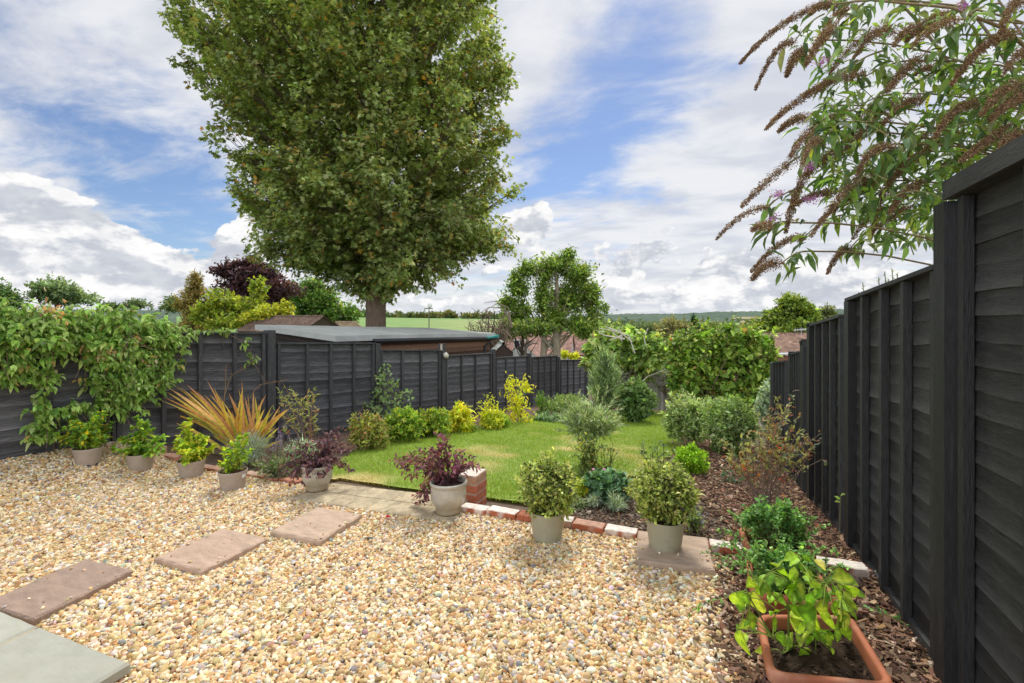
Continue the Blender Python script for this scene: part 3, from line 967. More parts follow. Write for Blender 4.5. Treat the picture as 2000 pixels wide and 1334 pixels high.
def onL(px, py, off=0.):
    r = ray(px, py); o = np.array([LX, LY, 0]) + LNRM * off
    d = (o @ LNRM) / (r @ LNRM); return r * d + [0, 0, EYE]


left = thing('panel_fence', 'long charcoal grey lapped panel fence stepping down the slope behind the climber and lawn', 'fence', onL(733, 760))
CG = (.078, .077, .081)
pans = [(-700, 215, 650, 649), (222, 516, 649, 649), (537, 729, 669, 669), (740, 858, 682.5, 683), (868, 958, 694, 689), (966, 1030, 698, 694.5), (1036, 1087, 697, 694), (1093, 1143, 702.5, 702)]
for a_, b_, y0, y1 in pans:
    P0, P1 = onL(a_, y0), onL(b_, y1)
    if a_ < 0:
        P1 = onL(215, 649); P0 = P1 - LDIR * 1.9
    us = [.02, .27, .5, .75, .98]
    if a_ == 740: us = [.02, .33, .64, .98]
    if a_ == 868: us = [.02, .32, .62, .98]
    if a_ == 966: us = [.02, .3, .58, .98]
    zb = [float(ground_z(p[0], p[1])) - .03 for p in (P0, P1)]
    zb = [min(zb[0], P0[2] - .4), min(zb[1], P1[2] - .4)]
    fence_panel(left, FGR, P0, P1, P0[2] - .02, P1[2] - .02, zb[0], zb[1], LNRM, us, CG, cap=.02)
e = onL(215, 649) - LDIR * 1.95
fence_panel(left, FGR, e - LDIR * 1.9, e, e[2], e[2], 0, .1, LNRM, [.02, .27, .5, .75, .98], CG, cap=.02)
for a_, b_, yt in ((215, 222, 655), (517, 535, 645), (730, 739, 671), (859, 867, 671), (959, 965, 682), (1030.5, 1035.5, 690), (1087.5, 1092, 697), (1143, 1147, 700)):
    P0, P1 = onL(a_, yt), onL(b_, yt); m_ = (P0 + P1) / 2
    post(left, FGR, m_, LNRM, LDIR, min(np.linalg.norm((P1 - P0)[:2]), .11), float(ground_z(m_[0], m_[1])) - .1, m_[2], np.array(CG) * .85)
e = onL(215, 649) - LDIR * 1.925
post(left, FGR, e, LNRM, LDIR, .09, -.1, e[2] + .03, CG)
# unpainted side of the lamp post
m2 = MB(); P0 = onL(857.5, 671); prism(m2, P0, P0 + LDIR * .035, LNRM, .03, .058, P0[2] - .14, P0[2] - .14, P0[2] - .01, P0[2] - .01, (.55, .47, .38)); m2.build('offcut', TWIG, left, smooth=False)

# bulkhead lamp on a post
lp = onL(871, 694, .09)
lamp = thing('wall_lamp', 'cream oval outdoor lamp fixed to a fence post in front of the brown shed', 'lamp', lp)
mb = MB(); vv = ICO2[0].copy()
vv = vv * [.055, .07, .062]; vv[:, 2] -= .018 * sst(-.02, .07, vv[:, 1])
mb.add(vv + lp, t=ICO2[1], col=(.62, .58, .45)); mb.build('lamp_cover', material('cream plastic', .4, var=.08, nscale=10, bump=0), lamp)
mb = MB(); tube(mb, [lp - LNRM * .05 - LDIR * .05 - [0, 0, 0], lp - LNRM * .05 + [0, 0, .0]], .045, 12, (.25, .24, .22), True); mb.build('lamp_base', FGR, lamp)

XR = 1.0; RN = np.array([-1., 0, 0]); RD = np.array([0, 1., 0])
def onX(px, py, X=.97):
    r = ray(px, py); d = X / r[0]; return r * d + [0, 0, EYE]


right = thing('panel_fence', 'tall black lapped panel fence beside the terracotta troughs and bark bed', 'fence', (XR, 3.2, 0))
CB = (.046, .0472, .0485)
bt = [.0, .255, .5, .745, 1.0]
# near panel with its heavy top board
tz0, tz1 = onX(2000, 318)[2], onX(1862, 388)[2]
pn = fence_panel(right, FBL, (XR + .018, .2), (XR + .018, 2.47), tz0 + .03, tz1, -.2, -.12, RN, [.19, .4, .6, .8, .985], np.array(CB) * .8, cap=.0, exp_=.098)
m2 = MB(); prism(m2, (XR, .1), (XR, 2.52), RN, -.03, .055, tz0 + .032, tz1 + .002, tz0 + .108, tz1 + .078, np.array(CB) * 1.1); m2.build('top_board', FBL, pn, smooth=False)
post(right, FBL, (XR, 2.552), RN, RD, .10, -.3, onX(1845, 393, .945)[2], np.array(CB) * .62, d0=.0)
prev = 2.61
specs = [((1840, 515), (1657.5, 583), .03), ((1646, 614), (1582.5, 634), .0), ((1572, 662), (1566, 667), 0), ((1563, 686), (1544, 691), 0), ((1536, 704), (1512, 706), 0)]
for i, (a_, b_, off) in enumerate(specs):
    P0, P1 = onX(*a_), onX(*b_)
    if i == 0: P0[1] = 2.61
    y0, y1 = P0[1], P1[1]
    zb = [float(ground_z(.95, v_)) + .0 for v_ in (y0, y1)]
    us = [.02, .27, .5, .75, .98] if i < 2 else ([.1, .9] if i == 2 else [.02, .25, .5, .75, .98])
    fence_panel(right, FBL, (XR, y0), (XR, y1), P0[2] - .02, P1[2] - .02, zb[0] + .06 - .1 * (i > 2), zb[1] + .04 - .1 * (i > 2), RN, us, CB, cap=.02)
    m2 = MB(); prism(m2, (XR, y0), (XR, y1), RN, .0, .03, zb[0] - .25, zb[1] - .25, zb[0] + .075, zb[1] + .06, np.array(CB) * 1.5); m2.build('gravel_board', FBL, right, smooth=False)
for a_, b_, yt in ((1648, 1656, 589), (1574, 1581.5, 630), (1564, 1568, 676), (1539, 1543, 686)):
    P0 = onX(b_, yt, .945); m_ = (P0 + onX(a_, yt, .945)) / 2
    post(right, FBL, (XR, m_[1]), RN, RD, min(abs(onX(a_, yt, .945)[1] - P0[1]), .1), -1.2, m_[2], np.array(CB) * .6)
e = onX(1509, 708)
post(right, FBL, (XR, e[1]), RN, RD, .1, -1.2, e[2], CB)

# ------------------------------------------------------------------ felt-roofed shed beyond the left fence
FELT = material('roof felt', .92, var=.14, nscale=3, bump=.35, bscale=120, tint=((.40, .40, .35), 1.2, .45, .7, .6), spec=.2)
SHW = material('brown shed boards', .85, var=.4, nscale=6, stretch=(1.6, 1.6, 12), bump=.4, bscale=9, spec=.2)
FLp, Rp = onL(655, 656, -1.0), onL(968, 651, -1.0)
perp = -LNRM
def ploc(base, px):     # move from base along -normal until the photo column px
    r = ray(px, HZ)[:2]; M = np.array([[perp[0], -r[0]], [perp[1], -r[1]]]); s = np.linalg.solve(M, -base[:2]); return base + perp * s[0], s[1]
Lp, dL = ploc(FLp, 498); Lp[2] = EYE + (HZ - 634) / F_ * dL
Bp, dB = ploc(Rp, 838); Bp[2] = EYE + (HZ - 640.5) / F_ * dB
shed = thing('shed', 'brown weatherboarded shed with a sloping grey felt roof behind the charcoal fence', 'shed', FLp)
mb = MB(); th = .105
ns = 12
for k in range(ns):
    f0, f1 = k / ns, (k + 1) / ns
    a, b = FLp * (1 - f0) + Rp * f0, FLp * (1 - f1) + Rp * f1
    c, e = Lp * (1 - f1) + Bp * f1, Lp * (1 - f0) + Bp * f0
    cc = np.array([.47, .48, .44]) * RNG.uniform(.92, 1.08)
    lap = np.array([0, 0, .004 * (k % 2)])
    hexa(mb, [a - [0, 0, th], b - [0, 0, th], c - [0, 0, th], e - [0, 0, th]], [a + lap, b + lap, c + lap, e + lap], cc)
mb.build('roof', FELT, shed, smooth=False)
def wall(mb, A, B, zb, zA, zB, nb, col, N):
    N = np.array([*N[:2], 0.])
    for i in range(nb):
        f0, f1 = i / nb, (i + 1) / nb
        za0, zb0 = zA - (zA - zb) * f0, zB - (zB - zb) * f0; za1, zb1 = zA - (zA - zb) * f1, zB - (zB - zb) * f1
        A0, B0 = np.array([*A[:2], 0.]), np.array([*B[:2], 0.])
        hexa(mb, [A0 + [0, 0, za1], B0 + [0, 0, zb1], B0 + N * .022 + [0, 0, zb1], A0 + N * .022 + [0, 0, za1]], [A0 + [0, 0, za0 + .012], B0 + [0, 0, zb0 + .012], B0 + N * .006 + [0, 0, zb0 + .012], A0 + N * .006 + [0, 0, za0 + .012]],
             np.array(col) * np.exp(RNG.normal(0, .3)))
w0 = FLp + LDIR * .15 + perp * .14; w1 = Rp - LDIR * .12 + perp * .14; w2 = Lp + LDIR * .15 - perp * .1; w3 = Bp - LDIR * .12 - perp * .1
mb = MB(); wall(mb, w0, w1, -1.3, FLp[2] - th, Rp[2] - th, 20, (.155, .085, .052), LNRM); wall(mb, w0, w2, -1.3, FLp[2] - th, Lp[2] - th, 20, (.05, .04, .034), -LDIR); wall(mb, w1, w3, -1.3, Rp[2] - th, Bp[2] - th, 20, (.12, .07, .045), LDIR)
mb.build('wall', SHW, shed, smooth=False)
BLK = material('black plastic', .35, base=(.015, .015, .016), var=.1, bump=0, spec=.5)
g0, g1 = FLp + LDIR * .9 - perp * .0 - [0, 0, th + .03], Rp + LDIR * .02 - [0, 0, th + .035]
mb = MB(); tube(mb, [g0, (g0 + g1) / 2 + [0, 0, .004], g1], .05, 10, (.015, .015, .015), True); mb.build('gutter', BLK, shed)
mb = MB(); tube(mb, [g1 - LDIR * .25 - [0, 0, .02], g1 - LDIR * .3 - [0, 0, .12] + perp * .02, g1 - LDIR * .42 - [0, 0, .2] + perp * .1, g1 - LDIR * .42 - [0, 0, 1.6] + perp * .1], .034, 8, (.02, .02, .022)); mb.build('downpipe', BLK, shed)
mb = MB(); prism(mb, g1 - LDIR * .55, g1 + LDIR * .05, -perp, .03, .075, g1[2] + .02, g1[2] + .03, g1[2] + .045, g1[2] + .10, (.02, .32, .29)); mb.build('gutter_guard', material('teal plastic', .5, var=.1, nscale=9, bump=0), shed, smooth=False)


def gable(name, label, cat, c, L, W_, zb, ze, zr, rz, wallc, roofc, wallm, roofm, over=.15, rn=24, group=None, windows=(), chimney=None, courses=14, rib=.035):
    """house: ridge along its local x, length L, width W_; eaves ze, ridge zr (world heights)"""
    root = thing(name, label, cat, (c[0], c[1], zb), group)
    ca, sa = cos(rz), sin(rz)
    w_ = lambda x, y, z: np.array([c[0] + x * ca - y * sa, c[1] + x * sa + y * ca, z])
    mb = MB(); l, b = L / 2, W_ / 2
    for s in (-1, 1):
        mb.add([w_(-l, s * b, zb), w_(l, s * b, zb), w_(l, s * b, ze), w_(-l, s * b, ze)], q=[(0, 1, 2, 3)], col=wallc)
        mb.add([w_(s * l, -b, zb), w_(s * l, b, zb), w_(s * l, b, ze), w_(s * l, 0, zr - .05), w_(s * l, -b, ze)], q=[(0, 1, 2, 4)], t=[(2, 3, 4)], col=wallc)
    mb.build('wall', wallm, root, smooth=False)
    mb = MB()
    sl = (zr - ze) / b
    for s in (-1, 1):
        for i in range(courses):
            f0, f1 = i / courses, (i + 1) / courses
            y0, y1 = s * (b + over) * f0, s * (b + over) * (f1 + .02)
            z0, z1 = zr - abs(y0) * sl, zr - abs(y1) * sl + .02
            for k in range(rn):
                x0, x1 = -l - over + (L + 2 * over) * k / rn, -l - over + (L + 2 * over) * (k + 1) / rn
                xm = (x0 + x1) / 2; h = rib
                cc = np.array(roofc) * np.exp(RNG.normal(0, .16))
                mb.add([w_(x0, y0, z0), w_(xm, y0, z0 + h), w_(x1, y0, z0), w_(x0, y1, z1), w_(xm, y1, z1 + h), w_(x1, y1, z1)], q=[(0, 1, 4, 3), (1, 2, 5, 4)], col=cc)
    for k in range(int(rn / 2)):
        x0, x1 = -l - over + (L + 2 * over) * k / (rn // 2), -l - over + (L + 2 * over) * (k + .96) / (rn // 2)
        tube(mb, [w_(x0, 0, zr + .01), w_(x1, 0, zr + .01)], .07, 6, np.array(roofc) * RNG.uniform(.8, 1.2))
    rf = mb.build('roof', roofm, root, smooth=False)
    if chimney:
        x, wz, hz = chimney
        m2 = MB(); o = w_(x - wz / 2, -wz / 2, zr - .5); box(m2, o, np.array([ca, sa, 0]) * wz, np.array([-sa, ca, 0]) * wz, (0, 0, .5 + hz), (.34, .13, .08)); m2.build('chimney', BRK, rf, smooth=False)
    for (side, x, z, ww, wh) in windows:
        m2 = MB(); A = np.array([ca, sa, 0]); Nn = np.array([-sa, ca, 0]) * side
        o = w_(x, side * (b + .02), z) - A * ww / 2; box(m2, o, A * ww, Nn * .06, (0, 0, wh), (.8, .8, .78)); wn = m2.build('window', WPL, root, smooth=False)
        m3 = MB()
        for q_ in range(2): box(m3, o + A * (ww * (.06 + .47 * q_)) + Nn * .062 + [0, 0, wh * .08], A * ww * .41, Nn * .006, (0, 0, wh * .84), (.05, .06, .07))
        m3.build('pane', GLS, wn, smooth=False)
    return root


WPL = material('white paint', .5, var=.06, nscale=4, bump=0); GLS = material('window glass', .08, var=.1, nscale=2, bump=0, spec=.8)
TILE = material('roof tile', .9, var=.25, nscale=3, bump=.3, bscale=20, spec=.2)
WALLM = material('house wall', .9, var=.12, nscale=2, bump=.2, bscale=30)
# tiled garage beyond the shed (ridge 507..636)
d0 = 26.
a_, b_ = at(506, 620.5, d0 + 1), at(634, 616, d0 - 1.5)
ctr = (a_ + b_) / 2; rz = atan2(b_[1] - a_[1], b_[0] - a_[0])
gable('garage', 'long low garage with a brown tiled roof beyond the grey shed roof', 'garage', ctr, np.linalg.norm((b_ - a_)[:2]) - .3, 2.6, -1.5, EYE - .62, ctr[2], rz, (.12, .085, .06), (.17, .115, .085), SHW, TILE, .12, 30)
a_ = at(676, 629.5, 33)
gable('garage', 'tiny tan tiled roof peak between the tree trunk and the tiled garage', 'garage', a_, 1.4, 1.9, -1, EYE - .62, a_[2], 1.2, (.2, .16, .1), (.34, .25, .16), SHW, TILE, .1, 8)
# little gabled shed
a_ = at(980, 671, 21)
ra = atan2(SN * -1, 1)
gable('playhouse', 'small dark wooden shed with a pale felt gable roof right of the big shed', 'shed', (a_[0] - .45, a_[1] + 1.1, 0), 2.4, .84, -1.6, EYE + (HZ - 688) / F_ * 21, a_[2], 2.02, (.07, .05, .04), (.36, .37, .34), SHW, FELT, .06, 3, courses=2, rib=0)
# houses down the slope
h1 = at(1035, 652, 52)
gable('house', 'white walled house with a pinkish tiled roof behind the bare little tree', 'house', (h1[0], h1[1] + 3, 0), 7.5, 5.5, -5.5, EYE + (HZ - 688) / F_ * 52, h1[2], .15, (.62, .6, .56), (.34, .20, .155), WALLM, TILE, .2, 26, windows=[(-1, -1.6, -1.7, 1.3, .9), (-1, 1.6, -1.7, 1.3, .9)])
h2 = at(1024, 668, 47)
gable('house', 'pale gable-fronted bungalow left of the twin tree trunks', 'house', (h2[0], h2[1] + 1, 0), 3.5, 3.0, -5.5, EYE + (HZ - 694) / F_ * 47, h2[2], radians(90), (.72, .7, .66), (.33, .2, .16), WALLM, TILE, .15, 10, courses=8)
h3 = at(1112, 660, 55)
gable('house', 'brick house with a pinkish roof right of the twin tree trunks', 'house', (h3[0] + .6, h3[1] + 3, 0), 4.6, 5, -5.5, EYE + (HZ - 690) / F_ * 55, h3[2], -.2, (.42, .23, .16), (.32, .19, .15), WALLM, TILE, .2, 18, windows=[(-1, -.2, -3.05, 1.5, .8)])
h4 = at(1120, 650, 85)
gable('house', 'distant house showing only a long orange-red roof ridge behind the twin tree', 'house', (h4[0], h4[1] + 3, 0), 13, 6, -8, EYE + (HZ - 668) / F_ * 85, h4[2], -.35, (.5, .4, .33), (.42, .20, .12), WALLM, TILE, .2, 30)
h5 = at(1530, 654, 24)
hs = gable('house', 'brick house with a brown pantiled roof seen between the hedge and the black fence', 'house', (h5[0] + .9, h5[1] + 1.7, 0), 5.4, 3.4, -3.5, EYE + (HZ - 690) / F_ * 24, h5[2], -TH * -1 * .0 + .33, (.36, .17, .11), (.30, .19, .135), WALLM, TILE, .15, 26, chimney=(1.25, .35, .05), windows=[])
mb = MB(); e0, e1 = at(1500, 692, 22.3), at(1580, 690.5, 23.0); tube(mb, [e0, e1], .06, 6, (.75, .76, .78)); mb.build('gutter', WPL, hs)
mb = MB(); m0 = at(1565, 655, 24); tube(mb, [m0, m0 + [0, 0, .42]], .012, 5, (.6, .6, .6))
tube(mb, [at(1551, 645, 24), at(1578, 643, 24)], .012, 4, (.8, .8, .8))
for k in range(9):
    c_ = at(1551 + k * 3.2, 645 - k * .25, 24); tube(mb, [c_ - [0, .18, 0], c_ + [0, .18, 0]], .008, 4, (.85, .85, .85)); tube(mb, [c_ - [0, 0, .07], c_ + [0, 0, .07]], .008, 4, (.85, .85, .85))
mb.build('aerial', WPL, hs)

# mast over the pasture
mp = at(838, 640, 60)
mast = thing('mast', 'thin dark pole with a flat crossbar and a pale disc on top above the pasture', 'mast', mp)
mb = MB(); tube(mb, [mp - [0, 0, 3], at(838, 604, 60)], .06, 6, (.12, .12, .12)); mb.build('pole', BARK, mast)
mb = MB(); A = nrm(np.array([CS, SN, 0])); c_ = at(838, 602.5, 60); box(mb, c_ - A * .42 - [0, .1, .06], A * .84, (0, .2, 0), (0, 0, .11), (.06, .06, .06)); mb.build('crossbar', BLK, mast, smooth=False)
mb = MB(); c_ = at(839.5, 597, 60); tube(mb, [c_ - [0, .04, 0], c_ + [0, .04, 0]], .30, 16, (.8, .78, .74), True); tube(mb, [c_ + [0, .04, 0], c_ - [0, .05, 0]], .30, 16, (.8, .78, .74), True); mb.build('disc', WPL, mast)

mb = MB()
for k in range(420):
    dq = 130 * 8 ** RNG.random(); x = RNG.uniform(985, 1760); p = at(x, HZ, dq); zg = float(ground_z(p[0], p[1])); hh = RNG.uniform(6.5, 12) * (1 if dq < 400 else 1.2)
    hh = min(hh, EYE - zg - (6 if dq > 300 else 3) * dq / F_ * RNG.uniform(.6, 2.2))
    if hh < 3: continue
    c = np.array([p[0], p[1], zg + hh * .5]); rr = hh * RNG.uniform(.5, .9) * (1 + dq / 900)
    tips, dirs = blob(26, c, (rr, rr * .7, hh * .55), .45, .35)
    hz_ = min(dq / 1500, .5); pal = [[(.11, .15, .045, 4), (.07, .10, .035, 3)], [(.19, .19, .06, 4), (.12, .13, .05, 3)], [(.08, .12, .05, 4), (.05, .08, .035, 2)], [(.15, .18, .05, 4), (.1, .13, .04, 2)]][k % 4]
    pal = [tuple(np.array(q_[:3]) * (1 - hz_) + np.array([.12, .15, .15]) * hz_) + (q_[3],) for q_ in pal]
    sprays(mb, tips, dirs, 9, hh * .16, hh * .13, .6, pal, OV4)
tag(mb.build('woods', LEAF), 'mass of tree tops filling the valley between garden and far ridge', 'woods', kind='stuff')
# ================================================================== planting
def bx4(x0, x1, y0, y1, lift=0.0):
    b, d = gp((x0 + x1) / 2, y1)
    return b, (x1 - x0) / 2 * d / F_, (y1 - y0) * d / F_, d


LIME = [(.36, .42, .035, 4), (.26, .36, .03, 3), (.46, .44, .04, 3), (.17, .26, .025, 2)]
YEL = [(.56, .52, .035, 4), (.46, .47, .04, 4), (.62, .54, .07, 2), (.30, .36, .03, 2)]
MIDG = [(.13, .24, .035, 4), (.19, .31, .045, 3), (.09, .16, .03, 3), (.25, .33, .06, 1)]
GLOSS = [(.14, .28, .035, 4), (.22, .36, .04, 4), (.09, .18, .03, 2), (.32, .40, .05, 2), (.55, .46, .03, .7)]
GREYG = [(.22, .28, .15, 4), (.30, .36, .21, 3), (.14, .19, .09, 3), (.38, .42, .27, 1.5)]
SILV = [(.34, .40, .30, 4), (.42, .48, .38, 3), (.24, .30, .20, 2)]
PURP = [(.105, .05, .065, 5), (.16, .075, .09, 3), (.06, .035, .045, 4), (.24, .12, .13, 1.3)]
PURP2 = [(.20, .075, .10, 5), (.12, .05, .065, 4), (.28, .12, .14, 2.8), (.065, .035, .045, 2)]
VARI = [(.33, .37, .10, 5), (.45, .48, .19, 3), (.19, .25, .05, 4), (.09, .115, .035, 3.5), (.05, .045, .035, 2)]
MINT = [(.13, .27, .07, 5), (.20, .36, .10, 3), (.08, .17, .045, 3), (.28, .40, .12, 1.3)]

# ---------------------------------------------------------------- pots
POTM = material('taupe plastic', .5, base=(.40, .325, .255), var=.10, nscale=6, bump=.08, bscale=200, spec=.4, tint=((.26, .20, .15), 9, .52, .75, .6), spots=((.62, .57, .5), 38, .72))
POTG = material('khaki plastic', .5, base=(.40, .375, .265), var=.12, nscale=6, bump=.1, bscale=150, spec=.4, tint=((.25, .22, .15), 8, .5, .75, .6), spots=((.58, .55, .45), 36, .72))
POTZ = material('cream glaze', .3, var=.2, nscale=7, bump=.1, bscale=14, spec=.5, coat=.25, tint=((.36, .30, .20), 5, .42, .7, .8))
COMP = material('compost', .95, var=.4, nscale=40, bump=.8, bscale=70, spec=.1)
PAPER = material('paper label', .7, base=(.8, .8, .78), var=.03, bump=0)


def nursery_pot(root, c, R, h, mat, notch=True):
    r0 = R * .80; rb = r0 + (R - r0) * .80
    mb = MB()
    for seg in ([(.001, .006), (r0 - .008, .006), (r0 - .004, 0)], [(r0 - .004, 0), (r0, .004)], [(r0, .004), (r0 + (rb - r0) * .5, h * .41), (rb, h * .82)], [(rb, h * .82), (R * .99, h * .825)], [(R * .99, h * .825), (R * 1.005, h * .985)],
                [(R * 1.005, h * .985), (R, h), (R * .965, h)], [(R * .965, h), (R * .95, h * .8), (R * .9, h * .5)]):
        lathe(mb, c, seg, 48)
    mb.build('pot', mat, root)
    if notch:      # drainage notches in the foot
        mb = MB()
        for a in np.arange(8) * pi / 4 + .3:
            o = np.array(c) + [cos(a) * (r0 - .004), sin(a) * (r0 - .004), -.002]; tv = np.array([-sin(a), cos(a), 0]); box(mb, o - tv * .011, tv * .022, np.array([cos(a), sin(a), 0]) * .0062, (0, 0, .011))
        mb.build('drain_notch', BLK, root, smooth=False)
    mb = MB(); disc(mb, np.array(c) + [0, 0, h * .86], R * .955, 26, (.11, .06, .04), .01, .004)
    P = np.stack([RNG.normal(0, R * .42, 160), RNG.normal(0, R * .42, 160)], -1); k = (P ** 2).sum(1) < (R * .9) ** 2; P = P[k]
    chips(mb, c[0] + P[:, 0], c[1] + P[:, 1], np.full(len(P), c[2] + h * .86 + .012), [(.16, .08, .045, 3), (.08, .045, .03, 3), (.26, .14, .08, 1)], .5)
    mb.build('compost', COMP, root, smooth=False)


def upright(root, base, tips, k, L, wr, pal, sl, sr=.004, stc=(.16, .10, .05), tpl=OV8, up=.35, droop=-.1, spread=.75, mixed=.6):
    """shoots that rise from the base and carry whorls of leaves along their upper part"""
    mb, ms = MB(), MB()
    for tp in tips:
        tp = np.asarray(tp, float); b0 = base + np.array([RNG.normal(0, .02), RNG.normal(0, .02), 0])
        out = tp - b0; out[2] = 0
        pts = bez(b0, tp, -out * .18 + RNG.normal(0, .012, 3), 7)
        tube(ms, pts, np.linspace(sr, sr * .45, 7), 5, stc)
        l = np.linalg.norm(tp - b0)
        nn = k; f = np.sort(1 - RNG.random(nn) ** 1.5 * min(1, sl / l))
        Pp = np.stack([np.interp(f, np.linspace(0, 1, 7), pts[:, a]) for a in range(3)], -1)
        ax = nrm(pts[-1] - pts[-3])
        D = rdir(nn) * spread + ax * .55; D[:, 2] -= droop * 0
        N = rdir(nn) * .4 + np.array([0, 0, up + .4]) + ax * .3
        put(mb, tpl, Pp, D, N, L * np.exp(RNG.normal(0, .22, nn)) * (.7 + .3 * (1 - f)), L * wr * np.exp(RNG.normal(0, .15, nn)), palette(pal, nn, .2) * np.exp(RNG.normal(0, .12)))
    mb.build('foliage', LEAF, root); ms.build('stem', TWIG, root)


def pot_tips(c, h, n, rx, z0, z1, power=.6):
    o = []
    for i in range(n):
        a = RNG.random() * 2 * pi; r = RNG.random() ** power
        o.append(c + np.array([rx * r * cos(a), rx * r * sin(a), h + z0 + (z1 - z0) * RNG.random() * (1.15 - .5 * r)]))
    return o


BP = 'brown plastic pots along the brick row'
c, d = gp(172, 906); rt = thing('potted_shrub', 'leftmost of the brown plastic pots, rounded green shrub with a few yellow leaves', 'potted plant', c, BP); nursery_pot(rt, c, .112, .155, POTM)
upright(rt, c + [0, 0, .13], pot_tips(c + [-.02, 0, 0], .155, 34, .21, .02, .40), 34, .062, .44, GLOSS + [(.6, .5, .04, 1.2)], .22)
c, d = gp(275, 917); rt = thing('potted_shrub', 'second brown plastic pot from the left with open sprawling green shoots', 'potted plant', c, BP); nursery_pot(rt, c, .115, .16, POTM)
tp = [c + np.array(v) for v in ((-.05, 0, .50), (.0, .05, .44), (.05, -.03, .46), (-.12, .0, .38), (-.2, -.05, .3), (-.27, -.08, .2), (.12, .02, .38), (.18, .03, .33), (.25, .02, .25), (.3, .0, .2), (.05, -.1, .3), (-.08, -.1, .28), (.1, -.08, .26), (0, 0, .36), (-.15, .08, .32), (.17, .1, .3), (.02, -.13, .22), (-.1, -.13, .2))]
upright(rt, c + [0, 0, .13], tp, 38, .066, .44, GLOSS, .22)
c, d = gp(374, 933); rt = thing('potted_shrub', 'third brown plastic pot from the left, dense yellow-green shrub in front of sword leaves', 'potted plant', c, BP); nursery_pot(rt, c, .115, .17, POTM)
tp = pot_tips(c + [.0, 0, 0], .17, 26, .19, .02, .30) + [c + np.array([-.14 + RNG.normal(0, .03), .05, .22 + .04 * k]) for k in range(9)]
upright(rt, c + [0, 0, .14], tp, 40, .056, .64, LIME, .24)
c, d = gp(455, 957); rt = thing('potted_shrub', 'rightmost brown plastic pot with a white label on its side', 'potted plant', c, BP); nursery_pot(rt, c, .115, .175, POTM)
tp = [c + np.array(v) for v in ((-.02, 0, .4), (.06, .02, .46), (.12, .03, .5), (.16, 0, .44), (-.1, 0, .34), (.02, -.08, .26), (-.05, -.08, .25), (.1, -.05, .36), (.18, .03, .36), (-.12, .05, .3))]
upright(rt, c + [0, 0, .14], tp, 32, .056, .55, LIME + [(.17, .30, .03, 6)], .2)
mb = MB()
for k in range(6):      # the paper label follows the pot wall
    pass
a0 = atan2(-c[1], -c[0])
r_ = .1125
V = []
for z in (.118, .152):
    for a in np.linspace(a0 + .62, a0 + 1.0, 6): V.append(c + [(r_ + .0 + (z - .118) * .12) * cos(a), (r_ + (z - .118) * .12) * sin(a), z])
mb.add(V, q=[(i, i + 1, i + 7, i + 6) for i in range(5)]); mb.build('paper_label', PAPER, rt)

GP_ = 'round bushes in khaki pots'
for (px, py, lab, dx) in ((1069, 1052, 'clipped round variegated bush in a khaki pot standing directly on the gravel', .01), (1299, 1072, 'round variegated bush in a khaki pot standing on the square sandstone slab', -.01)):
    c = gz(px, py, .012 if px < 1200 else .036); rt = thing('potted_bush', lab, 'potted plant', c, GP_)
    nursery_pot(rt, c, .119, .195, POTG)
    mb, ms = MB(), MB()
    cc = c + [dx, .0, .36]
    tips, dirs = blob(880, cc, (.193, .193, .19), .5, .2, 4)
    sprays(mb, tips, nrm(dirs + [0, 0, .2]), 9, .045, .022, .62, VARI, OV4, .8, .6, 0, .2, .75)
    t2, d2 = blob(170, cc, (.222, .222, .225), .88, .22, 5)
    sprays(mb, t2, nrm(d2 + [0, 0, .4]), 8, .05, .022, .6, VARI[:3], OV4, .7, .6)
    mb.build('foliage', LEAF, rt); stems(ms, c + [0, 0, .17], tips[RNG.choice(len(tips), 34, False)], .004, .0015, (.05, .035, .03), .06, spread=.025); ms.build('stem', TWIG, rt)


def glazed(px, py, R, h, lab, pal, tl):
    c = gz(px, py, .032); rt = thing('potted_shrub', lab, 'potted plant', c, 'purple shrubs in glazed pots')
    mb = MB()
    lathe(mb, c, [(.001, .012), (R * .66, .012), (R * .70, 0), (R * .74, .01), (R * .72, .03), (R * .72, .04), (R * .86, .075), (R * .965, h * .42), (R * 1.0, h * .62), (R * .985, h * .82), (R * .975, h * .88), (R * 1.05, h * .92), (R * 1.07, h * .96), (R * 1.03, h), (R * .95, h), (R * .9, h * .85), (R * .88, h * .6)], 44, (.50, .47, .39))
    mb.c[0][:44 * 6] = (.33, .26, .16)
    mb.build('pot', POTZ, rt)
    mb = MB(); disc(mb, c + [0, 0, h * .84], R * .93, 24, (.06, .04, .03), .01, .004); mb.build('compost', COMP, rt, smooth=False)
    mb, ms = MB(), MB()
    for tp, nl, dr in tl:
        e = at(*tp); b0 = c + [RNG.normal(0, .02), RNG.normal(0, .02), h * .85]
        l = np.linalg.norm(e - b0); pts = bez(b0, e, [0, 0, l * dr], 8)
        tube(ms, pts, np.linspace(.004, .0012, 8), 4, (.09, .05, .045))
        f = 1 - RNG.random(nl) ** 1.3 * .75
        Pp = np.stack([np.interp(f, np.linspace(0, 1, 8), pts[:, a]) for a in range(3)], -1) + RNG.normal(0, .012 + .02 * l, (nl, 3)) * np.array([1, 1, .7])
        ax = nrm(pts[-1] - pts[-3])
        D = rdir(nl) * .8 + ax * .6; D[:, 2] -= .15
        N = rdir(nl) * .5 + [0, 0, .8]
        put(mb, OV8, Pp, D, N, .036 * np.exp(RNG.normal(0, .25, nl)), .021 * np.exp(RNG.normal(0, .2, nl)), palette(pal, nl, .22))
    mb.build('foliage', LEAF, rt); ms.build('stem', TWIG, rt)


